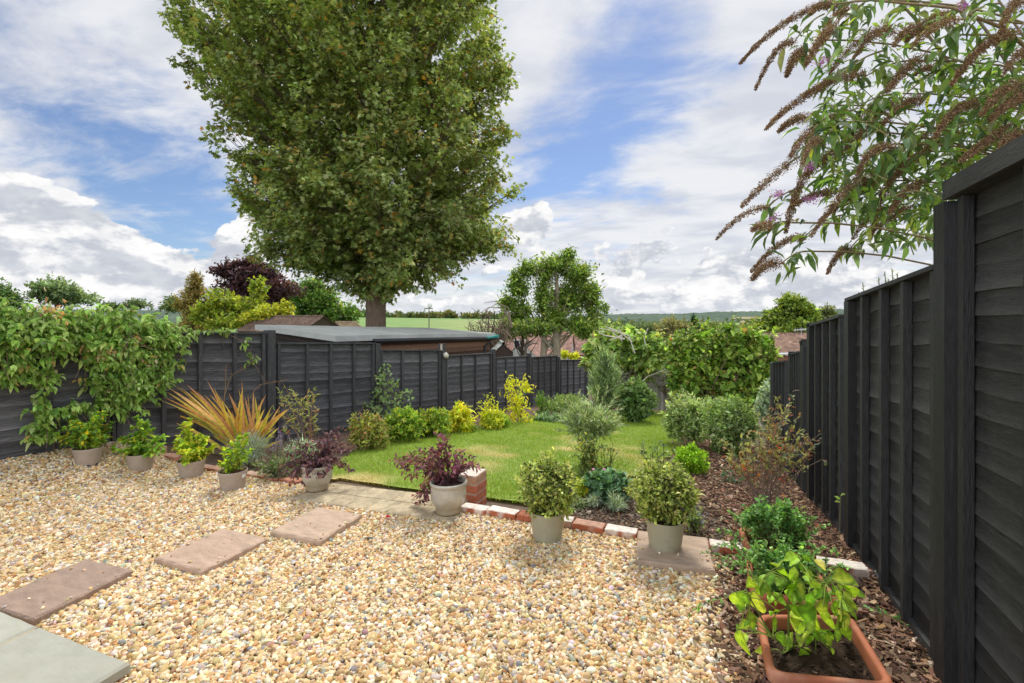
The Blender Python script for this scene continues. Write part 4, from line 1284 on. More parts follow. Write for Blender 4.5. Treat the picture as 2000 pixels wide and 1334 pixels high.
d1, d2 = 4.16, 3.72
tl = [((x, y, d1 + RNG.normal(0, .1)), 42, .22) for x, y in ((660, 838), (640, 848), (672, 868), (678, 880), (650, 862), (625, 862), (600, 868), (615, 885), (585, 882), (560, 905), (548, 918), (570, 925), (590, 905), (610, 905), (635, 890), (655, 900), (672, 905), (683, 918), (640, 915), (615, 925), (630, 950), (624, 930), (600, 930), (560, 890), (595, 945), (660, 850), (645, 875), (578, 868), (570, 940))]
glazed(620, 955, .125, .215, 'dark purple leaved shrub in a glazed pot at the left end of the paver path', PURP, tl)
tl = [((x, y, d2 + RNG.normal(0, .1)), 44, .2) for x, y in ((862, 852), (870, 862), (855, 870), (845, 880), (880, 880), (900, 884), (915, 892), (925, 905), (933, 912), (905, 905), (820, 882), (800, 895), (785, 905), (772, 896), (768, 905), (790, 918), (805, 930), (825, 915), (850, 905), (870, 900), (890, 915), (845, 930), (865, 935), (825, 945), (818, 968), (838, 955), (870, 950), (888, 935), (852, 892), (838, 898), (812, 975), (826, 978))]
glazed(876, 999, .135, .235, 'purple-red leaved shrub in a glazed pot in front of the brick pier', PURP2, tl)

# ---------------------------------------------------------------- sword-leaved plant
b, d = gp(442, 903); b = b + [0, .25, 0]
d = -b[0] * SN + b[1] * CS
rt = thing('sword_leaf_plant', 'large clump of yellow and bronze sword leaves behind the brown pots', 'plant', b)
ph = [(.54, .43, .08, 5), (.62, .50, .10, 3), (.46, .25, .11, 2.5), (.38, .40, .08, 3), (.58, .36, .18, 1.5)]
mb = MB(); 
tipsl = [(302, 748), (312, 742), (325, 765), (335, 748), (345, 770), (352, 756), (366, 752), (372, 780), (382, 762), (388, 785), (398, 770), (404, 742), (410, 770), (418, 758), (425, 800), (432, 778), (440, 790), (447, 768), (452, 800), (460, 785), (466, 760), (472, 742), (478, 775), (484, 768), (490, 800), (498, 775), (505, 790), (512, 778), (520, 770), (528, 800), (535, 788), (548, 792), (560, 800), (566, 797), (552, 810), (540, 815), (520, 815), (505, 815), (330, 790), (318, 775), (350, 800), (362, 812), (480, 812), (470, 820), (545, 835), (538, 850), (500, 850), (395, 815), (412, 820), (440, 825), (455, 830), (425, 770), (360, 790), (475, 755), (340, 738), (495, 762)]
for (x, y) in tipsl + [(x_ + RNG.normal(0, 12), y_ + abs(RNG.normal(0, 22))) for x_, y_ in tipsl[::2]]:
    e = at(x, y, d + RNG.normal(0, .16)); b0 = b + np.array([RNG.normal(0, .07), RNG.normal(0, .06), 0])
    l = np.linalg.norm(e - b0); hor = e - b0; hor[2] = 0
    pts = bez(b0, e, [0, 0, .07 * np.linalg.norm(hor)], 9)
    T = nrm(np.gradient(pts, axis=0)); S = nrm(np.cross(T, nrm(b0 + [0, 0, 1] - np.array([0, 0, EYE])) * .6 + RNG.normal(0, .5, 3)))
    w = .019 * np.array([.75, .9, 1, 1, .95, .85, .68, .42, .03]) * RNG.uniform(.75, 1.25)
    N = np.cross(S, T)
    V = np.concatenate([pts + S * w[:, None], pts + N * w[:, None] * .45, pts - S * w[:, None]])
    k = np.arange(8); q = np.concatenate([np.stack([k + j * 9, k + 1 + j * 9, k + 1 + (j + 1) * 9, k + (j + 1) * 9], -1) for j in (0, 1)])
    c0 = palette(ph, 1, .18)[0]; tcol = np.array([.40, .17, .07]); g = np.array([.24, .32, .06])
    f = np.linspace(0, 1, 9)[:, None]
    cc = c0 * (1 - .45 * (1 - f) ** 2) + g * .35 * (1 - f) ** 2; cc = cc * (1 - .6 * f ** 5) + tcol * .6 * f ** 5
    ce = cc * .8 + np.array([.45, .2, .09]) * .3
    mb.add(V, q=q, col=np.concatenate([ce, cc, ce]))
mb.build('sword_leaves', LEAF, rt)
mb = MB()
for pts_ in (((435, 830), (438, 775), (450, 735), (486, 714)), ((440, 840), (478, 790), (505, 752), (560, 742)), ((436, 800), (440, 760), (441, 738), (441, 715))):
    P = np.array([at(x, y, d + .1) for x, y in pts_]); t_ = np.linspace(0, 3, 14); P = np.stack([np.interp(t_, range(4), P[:, a]) for a in range(3)], -1)
    tube(mb, P, np.linspace(.005, .0015, 14), 5, (.30, .20, .10))
    for p in P[8:]:
        for _ in range(3): tube(mb, [p, p + RNG.normal(0, .02, 3) + [0, 0, .015]], [.0015, .001], 3, (.30, .15, .09))
mb.build('flower_stalk', TWIG, rt)

# ---------------------------------------------------------------- beds by the left fence
def plant(name, label, cat, x0, x1, y0, y1, n, k, L, wr, pal, tpl=OV4, group=None, by=None, back=0., **kw):
    b, rx, h, d = bx4(x0, x1, y0, y1)
    if back: b = b + [0, back, 0]; b[2] = float(ground_z(b[0], b[1])); s = (-b[0] * SN + b[1] * CS) / d; rx *= s; h *= s
    return shrub(name, label, cat, b, (rx, rx * kw.pop('deep', .9)), h, n, k, L, wr, pal, tpl, group=group, **kw)


# tall twiggy shrub with pale leaf tufts
b, d = gp(583, 905); b = b + [-.05, .25, 0]; d = -b[0] * SN + b[1] * CS
rt = thing('shrub', 'tall sparse shrub with bare reddish twigs and pale leaf tufts against the fence', 'shrub', b)
mb, ms = MB(), MB()
for (x, y) in ((540, 755), (552, 748), (565, 758), (575, 770), (590, 775), (600, 768), (612, 762), (545, 775), (558, 785), (603, 790), (618, 795), (608, 815), (572, 800), (585, 805), (560, 810), (535, 800), (598, 835), (570, 830), (617, 770), (548, 830)):
    e = at(x, y, d + RNG.normal(0, .1)); pts = bez(b + RNG.normal(0, .03, 3) * [1, 1, 0], e, RNG.normal(0, .04, 3) - (e - b) * [.15, .15, 0], 8)
    tube(ms, pts, np.linspace(.005, .0015, 8), 5, (.30, .17, .11))
    n = 13; f = 1 - RNG.random(n) * .28
    Pp = np.stack([np.interp(f, np.linspace(0, 1, 8), pts[:, a]) for a in range(3)], -1)
    put(mb, OV8, Pp, rdir(n) * .8 + [0, 0, .6], rdir(n) * .6 + [0, -.4, .4], .055 * np.exp(RNG.normal(0, .2, n)), .018, palette([(.30, .30, .10, 4), (.42, .38, .16, 3), (.20, .24, .07, 3), (.42, .20, .10, 1)], n, .2))
mb.build('foliage', LEAF, rt); ms.build('stem', TWIG, rt)

FINE = T_([(0, .5, 0), (0, -.5, 0), (.6, .4, .03), (.6, -.4, .03), (1, 0, 0)], [(2, 3, 4)], [(0, 1, 3, 2)])
plant('silvery_plant', 'feathery silver-green plant between the bare twiggy shrub and the purple potted shrub', 'plant', 540, 606, 862, 925, 110, 26, .05, .09, [(.30, .38, .27, 4), (.40, .47, .36, 3), (.22, .30, .18, 2)], FINE, nst=6, spread=.5, up=.2, zlow=.05, back=.1)
plant('silvery_plant', 'grey lavender clump directly behind the brown pot with a label', 'plant', 420, 500, 850, 918, 120, 22, .05, .10, [(.27, .31, .27, 4), (.34, .37, .34, 3), (.2, .25, .16, 2)], FINE, nst=6, spread=.5, up=.2, zlow=.05, back=.18)
plant('low_plant', 'small dark green plant on the bed edge just right of the labelled pot', 'plant', 485, 560, 888, 945, 70, 12, .035, .45, [(.10, .15, .05, 4), (.2, .24, .12, 2), (.13, .09, .07, 1.5), (.30, .32, .2, 1)], OV4, nst=5, zlow=.02, back=.08)
b, d = gp(508, 872)
rt = thing('lavender', 'thin lavender stalks with small purple heads at the foot of the twiggy shrub', 'plant', gp(540, 915)[0])
mb, ms = MB(), MB(); b = gp(540, 915)[0]
for k in range(26):
    e = b + np.array([RNG.normal(0, .13), RNG.normal(0, .1), RNG.uniform(.2, .42)]); tube(ms, bez(b + RNG.normal(0, .03, 3) * [1, 1, 0], e, RNG.normal(0, .02, 3), 5), .0016, 3, (.26, .3, .16))
    P = e + RNG.normal(0, .007, (16, 3)) * [1, 1, 2.4]; mb = MB(); put(mb, OV4, P, rdir(16), rdir(16), .012, .008, palette([(.20, .13, .30, 3), (.28, .22, .34, 2)], 16, .2)); mb.build('flower_head', LEAF, rt)
ms.build('stem', TWIG, rt)

SPI = [(.24, .27, .06, 4), (.17, .22, .05, 3), (.33, .25, .10, 2.5), (.36, .17, .09, 1.2), (.40, .40, .10, 2)]
plant('shrub', 'rounded bronze-tinted shrub between the purple potted shrub and the bright green hedge', 'shrub', 658, 742, 812, 886, 330, 14, .038, .55, SPI, OV4, sl=.09, zlow=0, back=.2, lump=.3)
plant('shrub', 'broad bright green shrub at the foot of the fence below the slender leafy sapling', 'shrub', 730, 812, 802, 868, 360, 14, .05, .55, [(.20, .32, .04, 4), (.28, .36, .05, 3), (.13, .21, .03, 3), (.42, .42, .06, 1.5)], OV4, sl=.1, zlow=0, back=.2, lump=.35)
plant('shrub', 'green and yellow shrub ending the low row left of the first golden shrub', 'shrub', 795, 868, 798, 858, 280, 14, .05, .55, [(.18, .28, .04, 4), (.27, .34, .05, 3), (.13, .2, .03, 3), (.42, .40, .06, 2)], OV4, sl=.1, zlow=0, back=.2, lump=.35)
# slender sapling
b, d = gp(752, 850); b = b + [-.1, .55, 0]; b[2] = float(ground_z(b[0], b[1])); d = -b[0] * SN + b[1] * CS
rt = thing('sapling', 'slender sapling with round pale green leaves against the charcoal fence', 'sapling', b)
mb, ms = MB(), MB()
for (x, y) in ((748, 728), (742, 738), (755, 745), (765, 755), (735, 752), (732, 775), (780, 768), (772, 790), (790, 775), (745, 790), (730, 800), (760, 808), (750, 765), (770, 800), (712, 798), (740, 815), (775, 815), (757, 780)):
    e = at(x, y, d + RNG.normal(0, .12)); m_ = b + np.array([0, 0, (e[2] - b[2]) * .5]); tube(ms, bez(b, e, (m_ - (b + e) / 2) * .7, 7), np.linspace(.009, .002, 7), 5, (.14, .11, .07))
    n = 20; put(mb, OV8, e + RNG.normal(0, .06, (n, 3)) * [1, 1, 1.3], rdir(n), rdir(n) * .7 + [.3, -.5, .5], .062 * np.exp(RNG.normal(0, .2, n)), .047, palette([(.19, .28, .10, 4), (.26, .36, .15, 3), (.14, .2, .07, 2)], n, .18))
mb.build('foliage', LEAF, rt); ms.build('stem', TWIG, rt)

plant('golden_shrub', 'first golden shrub from the left, topped by one thin upright spike', 'shrub', 862, 918, 793, 848, 170, 15, .07, .34, YEL, OV8, 'golden shrubs along the fence', sl=.14, zlow=0, back=.15, droop=.35)
b, d = gp(897, 848); e = at(897, 785, d + .15); mb = MB(); put(mb, OV8, np.stack([np.linspace(e[0], e[0] + .01, 40), np.full(40, e[1]), np.linspace(e[2] - .35, e[2], 40)], -1), rdir(40) * .6 + [0, 0, .6], rdir(40) + [0, -.3, .3], .06, .02, palette(YEL, 40)); mb.build('shoot', LEAF, bpy.data.objects['golden_shrub'])
r2 = plant('golden_shrub', 'second golden shrub from the left, with a green cushion at its right foot', 'shrub', 928, 984, 800, 842, 170, 15, .06, .36, YEL[1:] + [(.3, .36, .03, 3)], OV8, 'golden shrubs along the fence', sl=.12, zlow=0, back=.15, droop=.25)
mb = MB(); b, d = gp(956, 842)
for (x, y) in ((952, 780), (960, 790), (948, 800), (938, 798), (965, 800), (955, 805)):
    e = at(x, y, d + .2); n = 26; mb = MB(); put(mb, OV8, e + RNG.normal(0, .05, (n, 3)) * [1, 1, 1.8], rdir(n) * .7 + [0, 0, .3], rdir(n) + [0, -.3, .5], .06, .023, palette(YEL, n)); mb.build('shoot', LEAF, r2)
plant('cushion_shrub', 'low bright green cushion leaning on the second golden shrub', 'shrub', 962, 994, 810, 838, 130, 14, .035, .4, [(.20, .34, .03, 4), (.28, .40, .04, 3), (.13, .22, .03, 2)], OV4, sl=.06, zlow=0, back=.08, lump=.1)
b, d = gp(1012, 828); b = b + [0, .12, 0]; d = -b[0] * SN + b[1] * CS
rt = thing('golden_shrub', 'tallest golden shrub with two drooping yellow heads, beside the fence end', 'shrub', b, 'golden shrubs along the fence')
mb, ms = MB(), MB()
for (x, y, s_) in ((999, 745, .08), (995, 760, .09), (1024, 748, .08), (1028, 758, .08), (1010, 772, .09), (1003, 785, .1), (1015, 795, .11), (1005, 808, .12), (1020, 812, .12), (1000, 820, .1), (1030, 820, .1), (1012, 782, .1)):
    e = at(x, y, d + RNG.normal(0, .08)); tube(ms, bez(b, e, [0, 0, .04], 6), np.linspace(.008, .003, 6), 5, (.2, .14, .06)); n = 46
    put(mb, OV8, e + RNG.normal(0, s_ * .8, (n, 3)), rdir(n) * .6 + [0, 0, -.5], rdir(n) * .6 + [.2, -.5, .6], .085 * np.exp(RNG.normal(0, .2, n)), .033, palette(YEL, n, .18))
mb.build('foliage', LEAF, rt); ms.build('stem', TWIG, rt)
plant('feathery_shrub', 'small feathery dark green shrub right of the tallest golden shrub', 'shrub', 1034, 1068, 766, 822, 90, 16, .05, .2, MIDG, FINE, nst=8, zlow=.0, sl=.1, back=.3)
plant('grey_green_shrub', 'pale grey-green shrub by the fence corner behind the small olive tree', 'shrub', 1052, 1135, 772, 826, 330, 13, .05, .3, [(.22, .29, .10, 4), (.29, .36, .16, 3), (.14, .2, .06, 3)], OV4, zlow=.0, sl=.1, back=.5, lump=.35)
plant('ground_cover', 'low blue-green creeping plant along the far lawn edge', 'plant', 1030, 1112, 806, 826, 150, 14, .05, .45, [(.20, .30, .17, 4), (.27, .36, .24, 3), (.14, .2, .1, 2)], OV4, nst=0, zlow=-.2, up=1., deep=.3)
plant('weed', 'leafy weeds at the foot of the golden shrubs', 'plant', 905, 935, 818, 846, 30, 10, .05, .45, MIDG, OV4, nst=3, zlow=-.2, deep=.4)

# ---------------------------------------------------------------- middle of the garden
b, d = gp(1158, 915)
rt = thing('olive_tree', 'small grey-green olive standard with a bare stem in the middle of the lawn bed', 'olive tree', b)
mb, ms = MB(), MB()
OLV = [(.25, .31, .15, 4), (.34, .40, .23, 3), (.16, .21, .09, 3), (.40, .45, .30, 1.5)]
c = at(1154, 822, d)
tips, dirs = blob(430, c, (.34, .32, .21), .25, .4, 3.5)
up = []
for x, y in ((1100, 778), (1085, 790), (1130, 765), (1150, 758), (1170, 752), (1185, 760), (1205, 770), (1215, 795), (1078, 815), (1160, 770), (1120, 785), (1195, 785), (1210, 830), (1090, 840), (1140, 775)):
    e = at(x, y, d + RNG.normal(0, .12)); up.append(e)
up = np.array(up); upd = nrm(up - c + [0, 0, .15])
n = 26
for e, dr_ in zip(up, upd):
    Pp = e - dr_ * RNG.random((n, 1)) * .2 + RNG.normal(0, .008, (n, 3)); put(mb, FINE, Pp, rdir(n) * .5 + dr_ * .7, rdir(n), .055, .009, palette(OLV, n))
sprays(mb, tips, nrm(dirs + [0, 0, .5]), 19, .13, .052, .17, OLV, FINE, .6, .2, 0, .2)
stems(ms, c - [0, 0, .16], np.concatenate([tips[:60], up]), .007, .0015, (.17, .16, .12), .08)
tube(ms, [b - [0, 0, .05], b + [.01, 0, .2], c - [0, 0, .14], c + [0, 0, .05]], [.017, .014, .013, .008], 8, (.20, .17, .13))
mb.build('crown', LEAF, rt); ms.build('trunk', TWIG, rt)
# plume-like silver tree further back
plant('silver_leaf_tree', 'tall narrow grey-green tree behind the olive, left of the fig', 'tree', 1143, 1204, 688, 830, 400, 16, .085, .17, [(.20, .27, .13, 4), (.29, .36, .20, 3), (.13, .18, .08, 3)], FINE, zlow=.12, sl=.2, sr=.02, back=.5, lump=.45, up=.2, spread=.6, droop=-.4, nst=24)
# roses etc. below the olive
def leggy(name, label, cat, x0, x1, y0, y1, n, pal, L, wr, k=14, stc=(.12, .14, .06), back=0., flowers=None, group=None, low=.25):
    b, rx, h, d = bx4(x0, x1, y0, y1)
    rt = thing(name, label, cat, b, group); mb, ms = MB(), MB()
    for i in range(n):
        e = b + np.array([RNG.uniform(-1, 1) * rx, RNG.uniform(-.6, .6) * rx, h * RNG.uniform(.6, 1.02)]); b0 = b + np.array([RNG.uniform(-1, 1) * rx * .7, RNG.uniform(-.5, .5) * rx * .7, 0])
        b0[2] = float(ground_z(b0[0], b0[1])) - .01
        pts = bez(b0, e, RNG.normal(0, .03, 3), 7); tube(ms, pts, np.linspace(.0045, .002, 7), 5, stc)
        f = low + (1 - low) * RNG.random(k); Pp = np.stack([np.interp(f, np.linspace(0, 1, 7), pts[:, a]) for a in range(3)], -1) + RNG.normal(0, .018, (k, 3))
        put(mb, OV8, Pp, rdir(k) * .8 + [0, 0, .1], rdir(k) * .5 + [0, 0, .8], L * np.exp(RNG.normal(0, .25, k)), L * wr, palette(pal, k, .22))
    mb.build('foliage', LEAF, rt); ms.build('stem', TWIG, rt)
    return rt, b, d


leggy('rose_bush', 'leafy stems crowded round the foot of the olive standard', 'shrub', 1112, 1208, 842, 938, 34, [(.17, .23, .07, 4), (.25, .30, .09, 3), (.10, .14, .05, 3), (.40, .36, .05, 1)], .042, .62, 20)
leggy('rose_bush', 'sparse dark rose stems on the lawn edge left of the lime cushion bush', 'shrub', 1246, 1312, 856, 935, 8, [(.10, .15, .06, 3), (.15, .2, .1, 2), (.22, .28, .16, 1)], .045, .6, 12, (.09, .10, .05), low=.45)
rg = plant('geranium', 'mound of blue-green lobed leaves with small pink flowers below the olive', 'plant', 1134, 1232, 915, 985, 200, 9, .05, .9, [(.13, .24, .12, 4), (.18, .30, .17, 3), (.08, .15, .07, 3)], LOBE3, zlow=-.1, sl=.06, up=1.0, deep=.6)
mb = MB()
for x, y in ((1153, 923), (1180, 917), (1159, 917), (1200, 918)):
    d = gp(1180, 975)[1]; e = at(x, y, d - .02)
    mb = MB()
    for a in range(5): put(mb, OV8, e[None], np.array([[cos(a * 1.257), sin(a * 1.257) * .6, .5]]), np.array([[0, -.5, .8]]), .017, .014, np.array([[.62, .28, .50]]))
    mb.build('flower', LEAF, rg)
plant('lime_plant', 'small yellow-green plant peeping out behind the round bush pot on the gravel', 'plant', 1122, 1152, 935, 980, 60, 9, .035, .6, LIME, OV4, nst=4, zlow=0)
LV = 'low silvery tufts in the bare soil'
plant('silvery_tuft', 'silvery tuft in bare soil below the pink flowered mound', 'plant', 1182, 1222, 958, 1000, 44, 14, .045, .1, SILV, FINE, LV, nst=5, zlow=0, spread=.55)
plant('silvery_tuft', 'grey tuft in soil just right of the round bush pot on the gravel', 'plant', 1148, 1172, 960, 994, 30, 14, .04, .1, SILV, FINE, LV, nst=5, zlow=0, spread=.55)
plant('silvery_tuft', 'low greyish-green tuft hugging the pot rim of the bush on the gravel', 'plant', 1108, 1148, 968, 994, 40, 12, .035, .2, GREYG, FINE, LV, nst=4, zlow=0, spread=.6)
plant('low_plant', 'small loose plant with bluish flowers right of the khaki pot on the slab', 'plant', 1332, 1378, 985, 1042, 46, 9, .03, .45, [(.2, .27, .12, 4), (.3, .36, .12, 2), (.2, .2, .34, 1)], OV4, nst=6, zlow=0)
plant('lime_cushion_bush', 'bright lime-green cushion bush on the bark mulch', 'shrub', 1314, 1382, 872, 926, 300, 13, .038, .36, [(.27, .43, .03, 5), (.35, .50, .04, 3), (.15, .27, .02, 3)], OV4, sl=.06, zlow=-.05, lump=.1, shell=.6, nst=5)
plant('groundcover_plant', 'patch of brownish low foliage between lawn and mulch beside the lime bush', 'plant', 1312, 1372, 850, 882, 70, 10, .05, .14, [(.24, .17, .12, 4), (.3, .24, .17, 3), (.16, .15, .08, 2)], FINE, nst=0, zlow=-.1, up=.4)

# ---------------------------------------------------------------- right-hand bed
EUO = [(.27, .34, .13, 4), (.37, .44, .22, 3), (.16, .21, .08, 3), (.48, .52, .33, 1.8)]
plant('grey_green_shrub', 'large grey-green shrub at the lawn end beside the opening', 'shrub', 1292, 1392, 770, 872, 620, 13, .048, .5, EUO, OV4, sl=.1, zlow=0, lump=.3, deep=.9)
plant('grey_green_shrub', 'grey-green shrub nearer the black fence, behind the red tinted bush', 'shrub', 1375, 1482, 778, 900, 640, 13, .048, .5, [(.24, .33, .12, 4), (.33, .42, .19, 3), (.14, .2, .07, 3), (.44, .5, .29, 1.4)], OV4, sl=.1, zlow=0, lump=.35, back=.35)
plant('silver_shrub', 'upright silver-leaved shrub against the black fence behind the red tinted bush', 'shrub', 1482, 1534, 755, 880, 230, 12, .05, .6, [(.34, .40, .33, 4), (.25, .31, .22, 3), (.16, .2, .12, 2)], OV4, sl=.1, zlow=.2, back=.3)
# hazel-like hedge bush with rounded leaves
b, d = gp(1405, 845); b = b + [0.05, 1.3, 0]; b[2] = float(ground_z(b[0], b[1])); d = -b[0] * SN + b[1] * CS
HZL = [(.18, .28, .045, 4), (.26, .36, .065, 3), (.10, .17, .03, 3.4), (.36, .41, .11, 1.3), (.33, .20, .08, .5)]
rt = thing('hedge_bush', 'big rounded bush of broad green leaves in front of the brick house roof', 'bush', b)
mb, ms = MB(), MB()
k = d / F_
allt = []
for (x, y, rx, rz, n) in ((1350, 722, 34, 40, 200), (1322, 690, 20, 34, 80), (1318, 740, 14, 26, 34), (1425, 640, 10, 8, 16), (1380, 648, 12, 8, 18), (1500, 668, 10, 8, 14), (1365, 672, 30, 24, 130), (1340, 676, 14, 12, 30), (1420, 672, 34, 28, 170), (1445, 705, 46, 46, 290), (1488, 715, 26, 44, 170), (1385, 735, 40, 40, 230), (1420, 770, 46, 40, 240), (1352, 778, 34, 38, 170), (1472, 770, 34, 46, 190), (1466, 658, 26, 16, 80), (1395, 655, 14, 10, 30), (1504, 695, 14, 26, 60)):
    n = int(n * .8); tips, dirs = blob(n, at(x, y, d + RNG.normal(0, .12)), (rx * k, rx * k * .9, rz * k), .5, .4, 6)
    sprays(mb, tips, nrm(dirs + [0, 0, .3]), 9, .15, .085, .78, HZL, OV8, .8, .8, .15, .3, .35, .35); allt.append(tips)
    t2, d2_ = blob(n // 9, at(x, y, d), (rx * k * 1.12, rx * k, rz * k * 1.15), .93, .2, 5); sprays(mb, t2, nrm(d2_ + [0, 0, .6]), 9, .12, .06, .7, HZL[:4] + [(.35, .18, .07, 1.2)], OV8, .7, .6)
allc = np.concatenate(allt)
for e in allc[RNG.choice(len(allc), 170, False)]:
    if e[2] < np.median(allc[:, 2]) and RNG.random() < .6: continue
    e2 = e + np.array([RNG.normal(0, .1), RNG.normal(-.06, .08), RNG.uniform(.1, .34)]); tube(ms, bez(e - [0, 0, .15], e2, RNG.normal(0, .03, 3), 5), [.008, .006, .005, .004, .003], 4, (.26, .2, .1)); nl = 11
    put(mb, OV8, e + (e2 - e) * RNG.random((nl, 1)) * 1.05 + RNG.normal(0, .02, (nl, 3)), rdir(nl) * .8 + [0, 0, .2], rdir(nl) * .5 + [0, -.2, .8], .075 * np.exp(RNG.normal(0, .3, nl)), .075 * .75, palette(HZL, nl, .25))
stems(ms, b, allc[::22], .022, .004, (.2, .13, .09), .08, 5, 7, .2)
mb.build('foliage', LEAF, rt); ms.build('stem', TWIG, rt)
# fig tree
b, d = gp(1240, 806); b = b + [-.1, .7, 0]; b[2] = float(ground_z(b[0], b[1])); d = -b[0] * SN + b[1] * CS; k = d / F_
rt = thing('fig_tree', 'spreading fig tree with bare pale twigs on top, beyond the lawn end', 'tree', b)
FIG = [(.24, .34, .09, 4), (.34, .43, .13, 3), (.13, .20, .05, 3), (.48, .50, .12, 1.3)]
mb, ms = MB(), MB(); allt = []
for (x, y, rx, rz, n) in ((1180, 690, 42, 34, 150), (1225, 680, 50, 36, 190), (1275, 690, 36, 34, 130), (1200, 655, 40, 18, 80), (1250, 722, 40, 24, 110), (1170, 715, 30, 24, 70), (1272, 666, 22, 14, 45)):
    tips, dirs = blob(n, at(x, y, d + RNG.normal(0, .2)), (rx * k, rx * k * 1.1, rz * k), .35, .35, 4); allt.append(tips)
    sprays(mb, tips, nrm(dirs + [0, 0, .3]), 9, .16, .14, .85, FIG, LOBE3, .8, .8, .3, .22)
at_ = np.concatenate(allt)
for e in at_[RNG.choice(len(at_), 70, False)]:
    if e[2] < np.median(at_[:, 2]) and RNG.random() < .6: continue
    e2 = e + np.array([RNG.normal(0, .1), RNG.normal(-.06, .08), RNG.uniform(.1, .34)]); tube(ms, bez(e - [0, 0, .15], e2, RNG.normal(0, .03, 3), 5), [.008, .006, .005, .004, .003], 4, (.26, .2, .1)); nl = 11
    put(mb, LOBE3, e + (e2 - e) * RNG.random((nl, 1)) * 1.05 + RNG.normal(0, .02, (nl, 3)), rdir(nl) * .8 + [0, 0, .2], rdir(nl) * .5 + [0, -.2, .8], .12 * np.exp(RNG.normal(0, .3, nl)), .12 * .85, palette(FIG, nl, .25))
stems(ms, b, at_[RNG.choice(len(at_), 46, False)], .035, .006, (.24, .21, .17), .12, 6, 7, .08)
for pp_ in (((1240, 690), (1228, 655), (1195, 645), (1172, 642)), ((1215, 665), (1200, 652), (1190, 640)), ((1215, 660), (1212, 648), (1183, 638)), ((1235, 668), (1215, 652), (1207, 640)), ((1220, 662), (1180, 655), (1168, 648)), ((1262, 680), (1258, 660), (1266, 640)), ((1240, 760), (1265, 735), (1300, 722)), ((1215, 655), (1205, 660), (1190, 665))):
    P = np.array([at(x, y, d - .7) for x, y in pp_]); tube(ms, P, np.linspace(.02, .009, len(P)), 5, (.66, .60, .52))
mb.build('foliage', LEAF, rt); ms.build('trunk', TWIG, rt)
plant('dark_green_shrub', 'dense dark green shrub under the fig tree at the lawn end', 'shrub', 1200, 1278, 742, 828, 420, 12, .07, .6, [(.12, .2, .06, 4), (.19, .28, .1, 3), (.08, .12, .04, 3), (.3, .36, .18, 1)], OV4, sl=.12, zlow=0, back=.15, lump=.3)
# grey boundary fence and dry climber at the far end
P0, P1 = at(1208, 730, 13.0), at(1340, 728, 12.8)
bf = thing('board_fence', 'weathered grey board fence glimpsed under the fig tree', 'fence', (P0 + P1) / 2)
Aa = nrm(np.array([P1[0] - P0[0], P1[1] - P0[1], 0])); Nb = np.array([Aa[1], -Aa[0], 0]); zl = float(ground_z(P0[0], P0[1])); mb = MB()
Lb = np.linalg.norm((P1 - P0)[:2])
for i in range(24):
    a, b_ = P0 + Aa * Lb * i / 24, P0 + Aa * Lb * (i + .94) / 24; prism(mb, a, b_, Nb, 0, .02, zl - .1, zl - .1, P0[2], P0[2] + RNG.normal(0, .01), np.array([.36, .34, .31]) * RNG.uniform(.7, 1.2))
mb.build('boards', FGR.copy() if False else material('weathered board', .9, var=.3, nscale=5, stretch=(6, 6, 1), bump=.3, bscale=12), bf, smooth=False)
mb = MB(); prism(mb, P0, P1, Nb, .02, .06, P0[2] - .3, P0[2] - .3, P0[2] - .2, P0[2] - .2, (.3, .28, .25)); mb.build('rail', FGR, bf, smooth=False)
plant('climber', 'thin brownish climber on the grey board fence beside the hedge bush', 'climber', 1270, 1325, 725, 812, 170, 9, .06, .55, [(.13, .14, .06, 4), (.2, .15, .09, 3), (.24, .26, .1, 2), (.08, .07, .05, 3)], OV4, sl=.14, zlow=.05, back=1.2, shell=.2, nst=22, stcol=(.2, .14, .1))

# red tinted bush with bare lower stems
b, d = gp(1490, 1003)
rt = thing('red_tinted_bush', 'bare stemmed bush with green, orange and red leaves on the bark mulch', 'bush', b)
mb, ms = MB(), MB(); RT = [(.27, .27, .09, 4), (.36, .36, .14, 3), (.18, .13, .08, 2.5), (.30, .12, .07, 2), (.36, .30, .16, 1.5), (.16, .2, .14, 2)]
tl = [(1505, 780), (1520, 795), (1545, 790), (1560, 812), (1535, 800), (1500, 800), (1490, 815), (1515, 815), (1530, 825), (1475, 830), (1495, 835), (1510, 840), (1545, 835), (1560, 845), (1460, 845), (1480, 850), (1450, 858), (1500, 858), (1525, 855), (1440, 865), (1460, 870), (1480, 868), (1510, 875), (1535, 872), (1430, 880), (1445, 888), (1465, 890), (1595, 852), (1605, 845), (1580, 860), (1560, 870), (1550, 880), (1575, 885), (1592, 870), (1488, 885), (1500, 895), (1520, 890), (1420, 890), (1410, 855), (1415, 895), (1435, 900), (1460, 905), (1572, 840), (1585, 870), (1525, 770), (1550, 770)]
for (x, y) in tl:
    e = at(x, y, d + RNG.normal(0, .13)); b0 = b + RNG.normal(0, .03, 3) * [1, 1, 0]
    l = np.linalg.norm(e - b0); pts = bez(b0, e, RNG.normal(0, .03, 3) - (e - b0) * [.12, .12, 0], 8); tube(ms, pts, np.linspace(.0042, .0014, 8), 5, (.33, .25, .20))
    n = 20; f = 1 - RNG.random(n) * .36; Pp = np.stack([np.interp(f, np.linspace(0, 1, 8), pts[:, a]) for a in range(3)], -1) + RNG.normal(0, .012, (n, 3))
    ax = nrm(pts[-1] - pts[-3]); put(mb, OV8, Pp, rdir(n) * .7 + ax * .7, rdir(n) * .5 + [-.2, -.3, .7], .046 * np.exp(RNG.normal(0, .22, n)), .018, palette(RT, n, .2))
